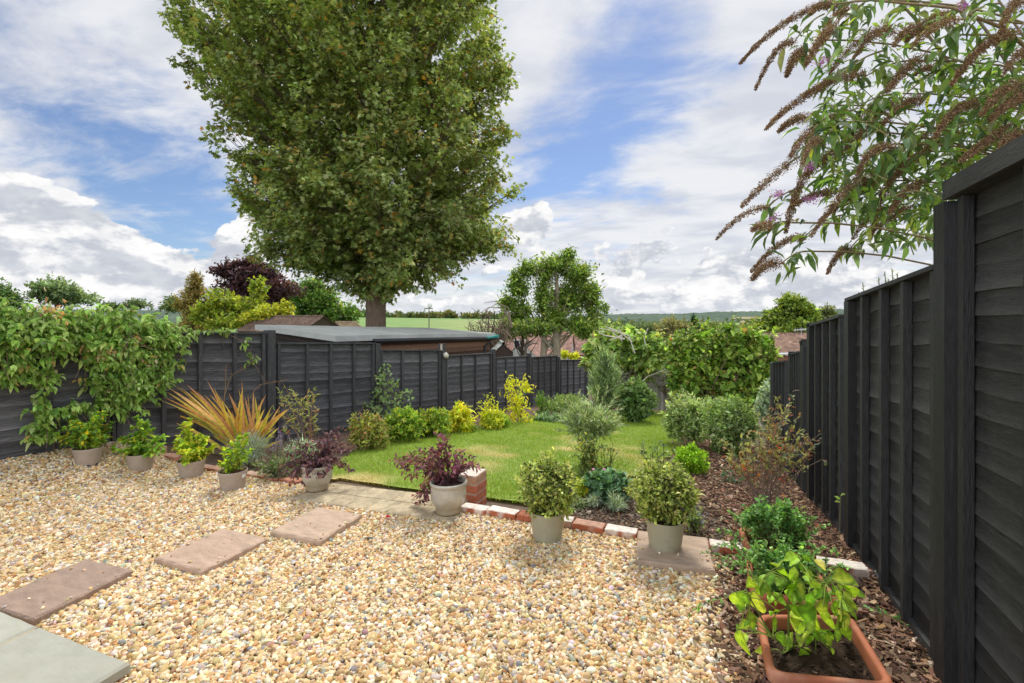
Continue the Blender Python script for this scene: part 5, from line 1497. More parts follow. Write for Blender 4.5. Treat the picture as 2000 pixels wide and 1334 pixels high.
for (x, y) in ((1635, 882), (1628, 888), (1612, 908), (1640, 880), (1505, 885), (1517, 875), (1443, 885), (1475, 940), (1510, 925), (1455, 910), (1480, 930), (1460, 905), (1525, 940)):
    e = at(x, y, d + RNG.normal(0, .06)); n = 3; put(mb, OV8, e + RNG.normal(0, .01, (n, 3)), rdir(n), rdir(n), .042, .022, palette([(.50, .10, .06, 3), (.55, .22, .05, 3), (.5, .3, .1, 1)] if x < 1600 else RT, n, .15))
tube(ms, [b, at(1560, 920, d), at(1632, 884, d)], [.0045, .0035, .002], 5, (.36, .28, .22)); tube(ms, [b, at(1470, 960, d), at(1432, 890, d)], [.0045, .0035, .002], 5, (.36, .28, .22)); tube(ms, [b, at(1540, 985, d - .1), at(1560, 1000, d - .2)], [.0035, .003, .002], 5, (.36, .28, .22))
mb.build('foliage', LEAF, rt); ms.build('stem', TWIG, rt)
leggy('seedling', 'dark green seedling on the mulch left of the red tinted bush', 'plant', 1402, 1445, 908, 945, 6, [(.06, .14, .07, 4), (.1, .19, .1, 2)], .045, .55, 7)
leggy('seedling', 'small mixed seedlings along the mulch below the grey-green shrub by the fence', 'plant', 1385, 1450, 858, 886, 16, [(.14, .24, .07, 4), (.2, .3, .1, 2), (.3, .12, .08, 1)], .05, .6, 9)
b = onX(1640, 1000, .93); rt = thing('sprig', 'single two-leaved sprig sprouting in front of the black fence', 'plant', b)
ms = MB(); tube(ms, [b - [0, 0, .2], onX(1641, 985, .93), onX(1643, 965, .93)], .0025, 5, (.3, .3, .15)); ms.build('stem', TWIG, rt)
mb = MB(); put(mb, OV8, np.array([onX(1641, 980, .92), onX(1642, 968, .92), onX(1641, 976, .92)]), np.array([[-.6, -.3, .1], [.3, -.5, .5], [-.5, 0, .4]]), np.array([[0, -.6, .8]] * 3), .04, .024, palette([(.3, .42, .1, 1)], 3)); mb.build('foliage', LEAF, rt)
# fallen leaves
FL = material('fallen leaf', .8, var=.2, nscale=30, bump=0)
for (x, y, cc, lab) in ((1594, 1036, (.52, .16, .07), 'orange-red fallen leaf on bark near the far trough'), (1565, 946, (.55, .24, .12), 'pale orange fallen leaf on bark right of the red tinted bush'), (1526, 976, (.55, .2, .05), 'bright orange fallen leaf on bark behind the far trough'), (752, 1019, (.45, .03, .03), 'tiny red leaf lying on the gravel by the sandstone stepping stone'), (484, 959, (.62, .42, .05), 'yellow fallen leaf on the gravel beside the labelled pot'), (1436, 946, (.55, .3, .2), 'pinkish fallen leaf on bark left of the red tinted bush')):
    p, d = gp(x, y); p = p + [0, 0, .035]; mb = MB(); put(mb, OV8, np.zeros((1, 3)), np.array([[1, .3, .15]]), np.array([[.1, -.35, 1]]), .045, .032, np.array([cc])); o = mb.build('fallen_leaf', FL, origin=(0, 0, 0)); o.location = [float(q_) for q_ in p]; tag(o, lab, 'leaf', 'fallen leaves')
for (x, y, s_, lab) in ((305, 996, .028, 'orange brick fragment lying in the gravel behind the middle stepping stone'), (108, 1035, .018, 'small orange brick chip in the gravel at the left')):
    p, d = gp(x, y); mb = MB(); L_ = Lump(5, 2); mb.add(ICO1[0] * (1 + .4 * L_(ICO1[0]))[:, None] * [s_, s_ * .7, s_ * .45], t=ICO1[1], col=(.46, .14, .06)); tag(mb.build('brick_fragment', BRK, origin=tuple(p + [0, 0, .028]), smooth=False), lab, 'brick fragment', 'brick fragments in the gravel')
for o in [o for o in bpy.data.objects if o.name.startswith('brick_fragment')]: o.location.z += .0

# ---------------------------------------------------------------- terracotta troughs
TER = material('terracotta', .7, base=(.46, .155, .075), var=.14, nscale=8, bump=.15, bscale=90, spec=.3, tint=((.56, .32, .22), 6, .48, .72, .75), spots=((.26, .10, .06), 24, .68))


def rquad(cn, inset, r, n=5):
    """rounded outline of a four-cornered plan, pulled in by inset"""
    cn = [np.array(p[:2], float) for p in cn]; ctr = sum(cn) / 4; out = []
    for i in range(4):
        p, a, b = cn[i], cn[i - 1], cn[(i + 1) % 4]
        da, db = nrm(a - p), nrm(b - p); p = p + (da + db) * inset
        for t in np.linspace(0, 1, n):
            q = (1 - t) ** 2 * (p + da * r) + 2 * t * (1 - t) * p + t * t * (p + db * r); out.append(q)
    return np.array(out)


def trough(corn, zr, h, lab):
    cn = [gz(x, y, zr) for x, y in corn]; ctr = sum(cn) / 4
    rt = thing('planter_trough', lab, 'planter', (ctr[0], ctr[1], zr - h), 'terracotta troughs beside the fence')
    mb = MB(); prof = [(.045, -h, .03), (.022, -.055, .05), (.02, -.05, .05), (.004, -.048, .055), (0, -.04, .055), (-.001, -.012, .055), (.004, -.002, .055), (.014, .0, .05), (.026, -.002, .045), (.031, -.012, .04), (.036, -.06, .035), (.05, -h * .9, .03)]
    loops = [np.concatenate([rquad(cn, i, r), np.full((20, 1), zr + z)], 1) for i, z, r in prof]
    V = np.concatenate(loops); q = []
    for k in range(len(prof) - 1):
        for j in range(20): q.append((k * 20 + j, k * 20 + (j + 1) % 20, (k + 1) * 20 + (j + 1) % 20, (k + 1) * 20 + j))
    mb.add(V, q=q); mb.build('trough', TER, rt)
    mb = MB(); lo = np.concatenate([rquad(cn, .036, .035), np.full((20, 1), zr - .055)], 1); c3 = lo.mean(0) + [0, 0, .012]
    mid = lo * .5 + c3 * .5 + RNG.normal(0, .004, lo.shape)
    mb.add(np.concatenate([lo, mid, [c3]]), q=[(j, (j + 1) % 20, 20 + (j + 1) % 20, 20 + j) for j in range(20)], t=[(20 + j, 20 + (j + 1) % 20, 40) for j in range(20)], col=(.045, .03, .02))
    n = 260; a, b2 = RNG.random(n), RNG.random(n); pp_ = (cn[0] * (1 - a[:, None]) + cn[1] * a[:, None]) * (1 - b2[:, None]) + (cn[3] * (1 - a[:, None]) + cn[2] * a[:, None]) * b2[:, None]; pp_ = ctr + (pp_ - ctr) * .78
    chips(mb, pp_[:, 0], pp_[:, 1], np.full(n, zr - .047), [(.07, .045, .03, 3), (.035, .025, .018, 4), (.13, .09, .06, 1)], .55)
    mb.build('compost', COMP, rt, smooth=False)
    return rt, ctr, cn


tA, cA, nA = trough([(1442, 1026), (1456, 1068), (1600, 1088), (1566, 1050)], .13, .17, 'farthest terracotta trough, overgrown with mint and resting by the brick line')
tB, cB, nB = trough([(1455, 1082), (1466, 1154), (1654, 1186), (1600, 1116)], .13, .17, 'middle terracotta trough with mint spilling over its left side')
tC, cC, nC = trough([(1477, 1198), (1500, 1317), (1754, 1342), (1664, 1200)], .14, .18, 'nearest terracotta trough, holding a pepper plant with big lime leaves')
for rt, blobs in ((tA, ((1508, 1024, 46, 26), (1540, 1012, 38, 26), (1462, 1004, 22, 12), (1560, 1042, 22, 20), (1500, 1000, 32, 18), (1532, 985, 14, 16))), (tB, ((1512, 1102, 38, 26), (1488, 1084, 20, 20), (1545, 1090, 40, 24), (1510, 1132, 28, 16), (1575, 1105, 20, 16)))):
    mb, ms = MB(), MB()
    ct = cA if rt is tA else cB; d = -ct[0] * SN + ct[1] * CS; k = d / F_
    for (x, y, rx, rz) in blobs:
        tips, dirs = blob(int(rx * .95), at(x, y, d + RNG.normal(0, .03)), (rx * k, rx * k * .8, rz * k), .3, .35, 4)
        sprays(mb, tips, nrm(dirs * .6 + [0, 0, .8]), 13, .07, .027, .62, MINT, OV8, .8, .8, 0, .22)
        stems(ms, ct - [0, 0, .05], tips[:12], .0025, .0015, (.16, .16, .07), .1, spread=.05)
    for _ in range(44):
        a, b2 = RNG.random(2); cn_ = nA if rt is tA else nB
        q0 = (cn_[0] * (1 - a) + cn_[1] * a) * (1 - b2) + (cn_[3] * (1 - a) + cn_[2] * a) * b2; q0 = ct + (q0 - ct) * .8; q0 = np.array([q0[0], q0[1], ct[2] - .05])
        h_ = RNG.uniform(.10, .27); out_ = (q0 - ct) * RNG.uniform(.2, .9) + RNG.normal(0, .05, 3); out_[2] = 0
        if RNG.random() < .2: out_ = out_ * 2.2 + [-.05, 0, 0]; h_ = RNG.uniform(.05, .1)
        e = q0 + out_ + [0, 0, h_]; pts = bez(q0, e, [0, 0, .04], 7); tube(ms, pts, .0018, 4, (.17, .2, .07))
        nl = 22; f = .25 + .75 * RNG.random(nl); Pl = np.stack([np.interp(f, np.linspace(0, 1, 7), pts[:, c_]) for c_ in range(3)], -1)
        put(mb, OV8, Pl, rdir(nl) * .8 + [0, 0, .25], rdir(nl) * .4 + [0, 0, .9], .027 * np.exp(RNG.normal(0, .25, nl)) * (1.15 - .45 * f), .016, palette(MINT, nl, .2) * RNG.uniform(.85, 1.25))
    mb.build('mint_foliage', LEAF, rt); ms.build('stem', TWIG, rt)
# pepper plant
PEP = [(.24, .38, .03, 5), (.31, .44, .04, 3), (.16, .29, .03, 3), (.40, .48, .06, 1.3)]
mb, ms = MB(), MB(); d0 = -cC[0] * SN + cC[1] * CS + .02
z2 = lambda x, y: (1400 + x / 3.567, 960 + y / 3.567)
BIG = T_(*[list(a) for a in (lambda L: (L[0], L[1], L[2]))(None or ([], [], []))]) if False else None
# a leaf with more segments: wavy, quilted blade
u_ = np.array([0, .12, .28, .45, .62, .8, .92, 1.0]); wd_ = np.array([.02, .30, .47, .5, .43, .27, .12, .0])
bv = []
for a_, w_ in zip(u_, wd_):
    z_ = .02 - .34 * max(a_ - .15, 0) ** 1.6
    for s_, zz_ in ((-1, .085), (-.5, .05), (0, 0), (.5, .05), (1, .085)): bv.append((a_, w_ * s_, z_ + zz_ * (w_ / .5) + (.018 if abs(s_) == .5 else 0)))
bq = [(i * 5 + j, i * 5 + j + 1, (i + 1) * 5 + j + 1, (i + 1) * 5 + j) for i in range(7) for j in range(4)]
BIG = T_(bv, None, bq)
LV_ = [((570, 455), (470, 450), 0), ((590, 440), (660, 490), 0), ((575, 465), (500, 505), 0), ((590, 480), (590, 580), 0), ((440, 520), (390, 450), 0), ((470, 530), (490, 640), 0), ((560, 590), (590, 790), 1), ((390, 565), (335, 680), 0), ((620, 545), (685, 590), 0), ((690, 475), (780, 550), 0), ((800, 610), (955, 600), 1), ((620, 625), (720, 640), 0), ((740, 665), (690, 760), 0), ((760, 700), (770, 800), 0), ((880, 655), (990, 700), 0), ((890, 740), (990, 830), 0), ((840, 680), (860, 760), 0), ((330, 640), (220, 620), 0), ((240, 640), (185, 650), 0), ((190, 690), (145, 815), 0), ((200, 710), (205, 805), 0), ((260, 690), (310, 885), 1), ((430, 730), (345, 740), 0), ((430, 740), (490, 800), 0), ((500, 790), (600, 870), 0), ((620, 790), (650, 920), 1), ((740, 790), (800, 970), 1), ((870, 820), (920, 1005), 1), ((800, 770), (860, 880), 0), ((240, 850), (270, 1000), 1), ((230, 900), (185, 935), 0), ((400, 870), (405, 965), 0), ((540, 880), (560, 985), 0), ((170, 960), (200, 1190), 1), ((370, 1110), (278, 1105), 0), ((370, 1160), (330, 1215), 0), ((640, 980), (540, 1035), 0), ((690, 970), (850, 1050), 1), ((500, 1010), (490, 1115), 0), ((600, 1090), (690, 1155), 0), ((740, 1050), (765, 1200), 0), ((800, 1090), (820, 1150), 0), ((690, 1120), (640, 1285), 1), ((460, 1130), (580, 1330), 1), ((580, 1090), (640, 1225), 0), ((945, 1300), (760, 1260), 1), ((905, 1210), (1000, 1310), 0), ((860, 960), (830, 1040), 0), ((700, 890), (670, 985), 0), ((470, 640), (425, 600), 0), ((560, 700), (520, 790), 0), ((660, 700), (640, 800), 0), ((470, 980), (430, 1080), 0), ((350, 640), (300, 720), 0)]
nodes = [np.array(at(*z2(x, y), d0 + dz)) for x, y, dz in ((510, 640, 0), (500, 820, 0), (500, 1100, .02), (560, 480, .02), (760, 640, .03), (860, 740, .03), (300, 640, -.02), (230, 740, -.02), (390, 1020, -.03), (620, 960, -.02), (690, 1010, 0), (460, 1130, -.04))]
root_b = np.array([cC[0], cC[1], .09]); rb = at(*z2(520, 1210), d0 + .03); rb[2] = .088; root_b = rb
for ch in ((root_b, nodes[2], nodes[1], nodes[0], nodes[3]), (nodes[1], nodes[4], nodes[5]), (nodes[1], nodes[6]), (root_b, nodes[8], nodes[7]), (root_b, nodes[9], nodes[10]), (root_b, nodes[11])):
    tube(ms, np.array(ch), np.linspace(.0055, .003, len(ch)), 6, (.17, .22, .05))
LX_ = []
for a_, b_, g_ in LV_ + LV_:
    if RNG.random() < .75 and 480 < a_[1] < 1000:
        o_ = (RNG.normal(0, 42), RNG.normal(10, 38)); f_ = RNG.uniform(.45, .85) * min(1, 150 / math.hypot(b_[0] - a_[0], b_[1] - a_[1])); LX_.append(((a_[0] + o_[0], a_[1] + o_[1]), (a_[0] + o_[0] + (b_[0] - a_[0]) * f_ + RNG.normal(0, 18), a_[1] + o_[1] + abs(b_[1] - a_[1]) * f_ + 18), 0))
LV_ += LX_
for (a_, b_, big) in LV_:
    e0, e1 = at(*z2(*a_), d0 + RNG.normal(0, .05)), at(*z2(*b_), d0 + RNG.normal(-.02, .03))
    L_ = min(np.linalg.norm((e1 - e0) * [1, .6, 1]) * 1.1, .135)
    N_ = np.array([[RNG.normal(-.1, .35), -.75 + RNG.normal(0, .25), .75 + RNG.normal(0, .2)]])
    put(mb, BIG, e0[None], (e1 - e0)[None], N_, L_, L_ * RNG.uniform(.42, .56), palette(PEP, 1, .16))
    rib_ = np.array([.86, 1.06, 1.3, 1.06, .86] * 8)[:, None] * (1 + .12 * np.array([(-1) ** i for i in range(8) for _ in range(5)]))[:, None]; tip_ = np.repeat(np.linspace(.9, 1.12, 8), 5)[:, None]; mb.c[-1] = mb.c[-1] * rib_ * tip_
    j = min(nodes, key=lambda q_: np.linalg.norm(q_ - e0)); tube(ms, bez(j, e0, [0, 0, .012], 5), [.0022] * 5, 4, (.25, .34, .06))
mb.build('pepper_leaves', LEAF, tC); ms.build('stem', TWIG, tC)

# ---------------------------------------------------------------- climber over the left fence
b = onL(150, 870, .06); b[2] = .15
rt = thing('climber', 'large green climber draped over the left end of the charcoal fence', 'climber', b)
VINE = [(.20, .31, .06, 5), (.30, .41, .11, 3.5), (.12, .20, .04, 3), (.38, .46, .18, 1.3), (.42, .27, .10, .25)]
mb, ms = MB(), MB()
for (x, y, rx, ry, n, th_) in ((20, 625, 60, 36, 250, .17), (90, 632, 75, 36, 330, .18), (170, 636, 75, 38, 330, .18), (250, 636, 65, 34, 290, .17), (315, 645, 40, 24, 140, .14), (30, 690, 50, 45, 210, .1), (-40, 660, 60, 60, 240, .15), (95, 676, 34, 24, 90, .1), (195, 682, 48, 32, 180, .12), (245, 700, 50, 45, 230, .12), (310, 690, 36, 45, 150, .1), (205, 745, 40, 40, 130, .1), (260, 755, 48, 42, 170, .11), (310, 735, 32, 22, 60, .08), (40, 730, 55, 20, 110, .08), (90, 745, 18, 26, 36, .06), (82, 790, 20, 26, 40, .06), (85, 828, 26, 14, 34, .05), (75, 850, 38, 9, 26, .05), (130, 800, 30, 12, 26, .05), (170, 790, 40, 12, 36, .06), (230, 795, 40, 16, 56, .07), (375, 648, 40, 7, 26, .1), (440, 646, 50, 5, 24, .08), (478, 670, 10, 12, 9, .05), (490, 700, 9, 14, 10, .05), (350, 700, 12, 25, 12, .05), (335, 655, 30, 24, 50, .1), (345, 775, 6, 6, 0, .05)):
    if n == 0: continue
    n = int(n * .54)
    c = onL(x, y, .10); r = ray(x, y); dd_ = (c[1] * CS - c[0] * SN)
    kx = np.linalg.norm((onL(x + 5, y) - onL(x - 5, y))[:2]) / 10; kz = dd_ / F_
    u_, v_ = rdir(n)[:, :2].T * RNG.random(n) ** .4 * 1.1, None
    a = RNG.normal(0, .52, n).clip(-1.15, 1.15); b2 = RNG.normal(0, .52, n).clip(-1.15, 1.15)
    off = np.abs(RNG.normal(0, th_ * .6, n)) - .02
    top = onL(x, 648)[2]
    P = c + np.outer(a * rx * kx, LDIR) + np.outer(off, LNRM); P[:, 2] += b2 * ry * kz
    over = P[:, 2] > top - .02; P[over] -= np.outer(RNG.random(over.sum()) * .28, LNRM)
    dirs = np.tile(LNRM * .5, (n, 1)) + np.array([0, 0, -.45])
    k3 = nrm(dirs + rdir(n) * .45)
    Pm_ = np.repeat(P, 5, 0) + rdir(n * 5) * .018; Dm = np.repeat(k3, 5, 0) * .55 + rdir(n * 5) * .75 + LNRM * .3; Dm[:, 2] -= .28
    Nm = rdir(n * 5) * .4 + np.array([0, 0, 1.0]) + LNRM * .35; sh = np.repeat(np.exp(RNG.normal(0, .16, n)), 5)[:, None]
    put(mb, OV8, Pm_, Dm, Nm, .066 * np.exp(RNG.normal(0, .28, n * 5)), .034 * np.exp(RNG.normal(0, .18, n * 5)), palette(VINE, n * 5, .16) * sh)
    for i in range(max(2, n // 22)):
        i0 = RNG.integers(n); p = P[i0]; tube(ms, bez(p, p + np.array([RNG.normal(0, .1), RNG.normal(0, .1), -RNG.uniform(.1, .35)]), RNG.normal(0, .03, 3), 5), .003, 4, (.20, .14, .10))
# dry brown patches and trailing stems
for (x, y) in ((95, 598), (110, 604), (265, 665), (255, 680), (205, 700), (200, 690), (285, 705)):
    c = onL(x, y, .2); n = 22; put(mb, OV8, c + RNG.normal(0, .05, (n, 3)), rdir(n) + [0, 0, -.6], rdir(n), .05, .022, palette([(.5, .26, .12, 2), (.55, .46, .33, 2), (.36, .2, .12, 1)], n))
for pl2 in (((205, 870), (215, 800), (230, 720), (220, 640)), ((85, 870), (88, 800), (95, 720), (80, 640)), ((20, 640), (40, 690), (30, 740)), ((430, 646), (478, 668), (490, 705), (508, 712)), ((345, 650), (352, 700), (350, 720)), ((180, 600), (176, 640), (170, 690), (165, 760))):
    tube(ms, np.array([onL(x, y, .09) for x, y in pl2]), .006, 5, (.17, .12, .09))
mb.build('foliage', LEAF, rt); ms.build('stem', TWIG, rt)

# ---------------------------------------------------------------- buddleia leaning over the right fence
bb = np.array([2.1, 3.3, float(ground_z(2.1, 3.3))])
rt = thing('buddleia', 'arching shrub with brown seed spikes and a few purple flowers overhanging the black fence', 'shrub', bb)
mb, mp_, ms, mf = MB(), MB(), MB(), MB()
zz_ = lambda x, y: (1350 + x / 2.223, y / 2.223)
PN = [((600, 10), (212, 275)), ((445, 185), (278, 390)), ((475, 225), (412, 333)), ((615, 125), (497, 285)), ((850, 110), (600, 320)), ((610, 360), (325, 560)), ((510, 510), (380, 572)), ((525, 570), (430, 680)), ((470, 680), (218, 900)), ((330, 900), (108, 1040)), ((345, 985), (262, 1000)), ((640, 660), (410, 1010)), ((740, 760), (520, 1025)), ((490, 1030), (260, 1180)), ((390, 1145), (265, 1215)), ((690, 1080), (590, 1190)), ((1000, 680), (780, 1040)), ((1110, 610), (820, 850)), ((1400, 150), (1130, 370)), ((1380, 545), (1170, 700)), ((1445, 590), (1330, 690)), ((900, 440), (660, 620)), ((1000, 440), (830, 540)), ((1110, 60), (930, 180)), ((1445, 10), (1340, 150)), ((1420, 380), (1260, 500)), ((800, 790), (560, 960)), ((850, 930), (700, 1040)), ((700, 60), (560, 200)), ((900, 150), (700, 260)), ((1000, 250), (850, 400)), ((1150, 100), (960, 200)), ((760, 330), (480, 420)), ((760, 560), (640, 680)), ((900, 700), (700, 850)), ((1000, 800), (860, 930)), ((620, 840), (430, 900)), ((950, 900), (780, 1010)), ((1250, 450), (1060, 600)), ((1445, 420), (1300, 520)), ((700, 480), (520, 560)), ((880, 640), (720, 760)), ((1080, 560), (920, 700)), ((1445, 250), (1350, 330)), ((560, 620), (480, 720)), ((640, 30), (520, 60)), ((1010, 120), (880, 200)), ((1060, 300), (960, 330))]
SEED = [(.21, .125, .075, 5), (.14, .085, .05, 4), (.30, .19, .12, 2), (.26, .22, .10, 1.3)]
for i, (a_, b_) in enumerate(PN):
    dq = RNG.uniform(2.3, 2.95) if i != 19 else 2.15
    if a_[0] > 1300: dq = 2.35
    e0, e1 = at(*zz_(*a_), dq + .1), at(*zz_(*b_), dq - .08)
    l = np.linalg.norm(e1 - e0); pts = bez(e0, e1, np.array([0, 0, RNG.uniform(.03, .14) * l]) + RNG.normal(0, .025, 3) * l, 10)
    tube(ms, pts, np.linspace(.0035, .0012, 10), 4, (.2, .12, .07))
    mp_ = MB()
    n = int(2100 * l / .3 * RNG.uniform(.4, 1.1)); f = RNG.random(n) ** .85
    thin_ = RNG.uniform(.6, 1.05); R_ = thin_ * (.030 * (1 - f) ** .6 + .006) * (1 + .35 * np.sin(f * 40 + i))
    cpos = np.stack([np.interp(f, np.linspace(0, 1, 10), pts[:, c_]) for c_ in range(3)], -1); dr_ = rdir(n)
    P = cpos + dr_ * R_[:, None] * (RNG.random((n, 1)) ** .45)
    put(mp_, OV4, P, dr_ + rdir(n) * .6, rdir(n), .0068 * np.exp(RNG.normal(0, .25, n)), .0055, palette(SEED, n, .3)); mp_.build('seed_spike', LEAF_DRY, rt)
    # the shoot that carries it, going back into the bush
    o = e0 + (e0 - e1) * RNG.uniform(.5, 1.1) * .9 + np.array([.05, .05, .02]); 
    tube(ms, bez(o, e0, [0, 0, .05 * l], 7), np.linspace(.0055, .0035, 7), 5, (.26, .22, .10) if i % 3 else (.30, .2, .11))
    if i % 2 == 0: tube(ms, bez(np.array([o[0] + 1.3, o[1] + .5, o[2] - .35]), o, [0, 0, .1], 7), np.linspace(.0065, .005, 7), 5, (.27, .21, .11))
    nl = 16; f = RNG.random(nl); Pl = o + (e0 - o) * f[:, None] + RNG.normal(0, .03, (nl, 3))
    D = rdir(nl) * .8 + nrm(e1 - e0) * .5 + [0, 0, -.45]
    big = RNG.uniform(.07, .15, nl)
    put(mb, OV8, Pl, D, rdir(nl) * .4 + [0, 0, .9], big, big * .30, palette([(.10, .16, .055, 4), (.07, .12, .05, 3), (.17, .24, .06, 3), (.20, .25, .15, 2), (.34, .36, .05, .4)], nl, .22))
n = 1750; P = []
for k_ in range(n):
    x = RNG.uniform(560, 1445); lo = np.interp(x, [450, 700, 900, 1060, 1200, 1445], [650, 950, 1090, 1050, 720, 600]); y = lo - abs(RNG.normal(0, .45)) * lo
    P.append(at(*zz_(x, max(y, -60)), RNG.uniform(2.4, 3.3)))
P = np.array(P); big = RNG.uniform(.05, .125, n)
put(mb, OV8, P, rdir(n) + [-.5, -.2, -.5], rdir(n) * .4 + [0, 0, .9], big, big * .27, palette([(.12, .20, .06, 4), (.085, .145, .055, 3.5), (.19, .29, .06, 3), (.20, .26, .14, 1.6), (.28, .36, .08, 1)], n, .25))
for k_ in range(70):
    p = P[RNG.integers(n)]; tube(ms, bez(p + [RNG.uniform(.15, .4), RNG.uniform(0, .3), -RNG.uniform(0, .2)], p, [0, 0, .05], 6), np.linspace(.0035, .0018, 6), 4, (.28, .27, .11))
tube(ms, np.array([at(2060, 140, 2.6), at(1960, 55, 2.6), at(1860, 15, 2.6), at(1700, 0, 2.65), at(1625, 8, 2.6)]), np.linspace(.011, .004, 5), 7, (.34, .24, .14))
for x, y in ((1700, -60), (1850, -40), (1950, 0), (1990, 200), (1900, 300)):
    tube(ms, bez(bb, at(x, y, 3.1), [.3, .2, .2], 9), np.linspace(.022, .006, 9), 6, (.26, .2, .14))
for (x, y, s_) in ((570, 265, 1), (375, 843, .9), (532, 868, 1.1), (355, 945, .9), (515, 725, .9), (1180, 25, .7)):
    c = at(*zz_(x, y), 2.4); n = 90; P = c + RNG.normal(0, .013 * s_, (n, 3)) * [1.4, 1, .8]
    mf = MB(); put(mf, OV4, P, rdir(n), rdir(n), .009, .007, palette([(.34, .12, .42, 3), (.42, .2, .5, 2), (.22, .08, .26, 2)], n, .2)); mf.build('flower_head', LEAF, rt)
mb.build('foliage', LEAF, rt); ms.build('stem', TWIG, rt)
# upright sprigs on the far side of the fence
b = np.array([1.25, 3.55, 1.3])
rt = thing('sprig_plant', 'thin upright green sprigs showing just over the black fence below the buddleia', 'plant', (1.25, 3.55, float(ground_z(1.25, 3.55))))
mb, ms = MB(), MB()
for x, y in ((1677, 570), (1685, 552), (1700, 565), (1716, 542), (1728, 530), (1742, 525), (1752, 535), (1765, 540), (1735, 545), (1693, 575)):
    e = at(x, y, onX(x, 575, 1.2)[1] * CS - 1.2 * SN); b0 = e + [.02, 0, -.3]; tube(ms, [b0 - [0, 0, .9], b0, e], .003, 4, (.2, .24, .1)); n = 26; f = RNG.random(n); put(mb, OV4, b0 + (e - b0) * f[:, None], rdir(n) * .7 + [0, 0, .5], rdir(n), .02, .006, palette([(.2, .28, .1, 1), (.3, .34, .18, 1)], n))
mb.build('foliage', LEAF, rt); ms.build('stem', TWIG, rt)

# ---------------------------------------------------------------- trees
def bgtree(name, label, d, px, ytop, ylow, blobs, n, k, L, wr, pal, tr=.2, **kw):
    """blobs: (px, py, rx px, ry px) at distance d"""
    p = at(px, HZ, d); base = np.array([p[0], p[1], float(ground_z(p[0], p[1]))]); q = d / F_
    right = np.array([CS, SN])
    bl = []
    for (x, y, rx, ry) in blobs:
        c = at(x, y, d); dep = RNG.normal(0, .25) * rx * q; fw = np.array([-SN, CS])
        bl.append((c[0] - base[0] + fw[0] * dep, c[1] - base[1] + fw[1] * dep, c[2] - base[2], rx * q, rx * q, ry * q, rx * ry))
    ztop = at(px, ytop, d)[2] - base[2]
    return tree(name, label, base, ztop * .93, tr, bl, n, k, L, wr, pal, **kw)


SYC = [(.16, .19, .05, 5), (.22, .25, .075, 4), (.11, .14, .04, 3), (.30, .31, .12, 2.5), (.36, .23, .06, 1.3), (.40, .18, .045, .5)]
SYC = [(.205, .25, .07, 5), (.28, .33, .12, 4.5), (.13, .17, .048, 3), (.37, .40, .17, 2.5), (.40, .29, .085, .8), (.42, .22, .05, .2)]
RNG = np.random.default_rng(77)
sd_ = 14.5; p = at(733, HZ, sd_); b = np.array([p[0], p[1], float(ground_z(p[0], p[1]))])
rt = thing('sycamore_tree', 'huge sycamore towering over the grey roofed shed', 'tree', b)
prof = np.array([(-330, 600, 860), (-230, 500, 920), (-100, 400, 950), (0, 345, 960), (50, 345, 978), (100, 372, 982), (150, 384, 1002), (200, 436, 1008), (250, 462, 1012), (300, 440, 1020), (350, 456, 1014), (400, 486, 1020), (450, 498, 1012), (500, 510, 985), (535, 575, 945), (562, 635, 850), (580, 665, 790)], float)
zr_ = EYE + (HZ - prof[::-1, 0]) / F_ * sd_; Rl = (733 - prof[::-1, 1]) / F_ * sd_; Rr = (prof[::-1, 2] - 733) / F_ * sd_
mt, mc = MB(), MB()
tz = np.linspace(b[2] - .3, EYE + (HZ + 260) / F_ * sd_, 16); wob = np.cumsum(RNG.normal(0, .045, (16, 2)), 0); wob[:5] *= .2
TP = np.stack([b[0] + wob[:, 0], b[1] + wob[:, 1], tz], -1)
tube(mt, TP, .30 * np.interp(np.linspace(0, 1, 16), [0, .06, .25, .6, 1], [1.45, 1.02, .95, .6, .12]), 16, (.20, .14, .10))
trunk_at = lambda z: np.array([np.interp(z, tz, TP[:, 0]), np.interp(z, tz, TP[:, 1]), z])
rx_ = np.array([CS, SN]); fx_ = np.array([-SN, CS])
tips, dirs, shade = [], [], []
NB = 540
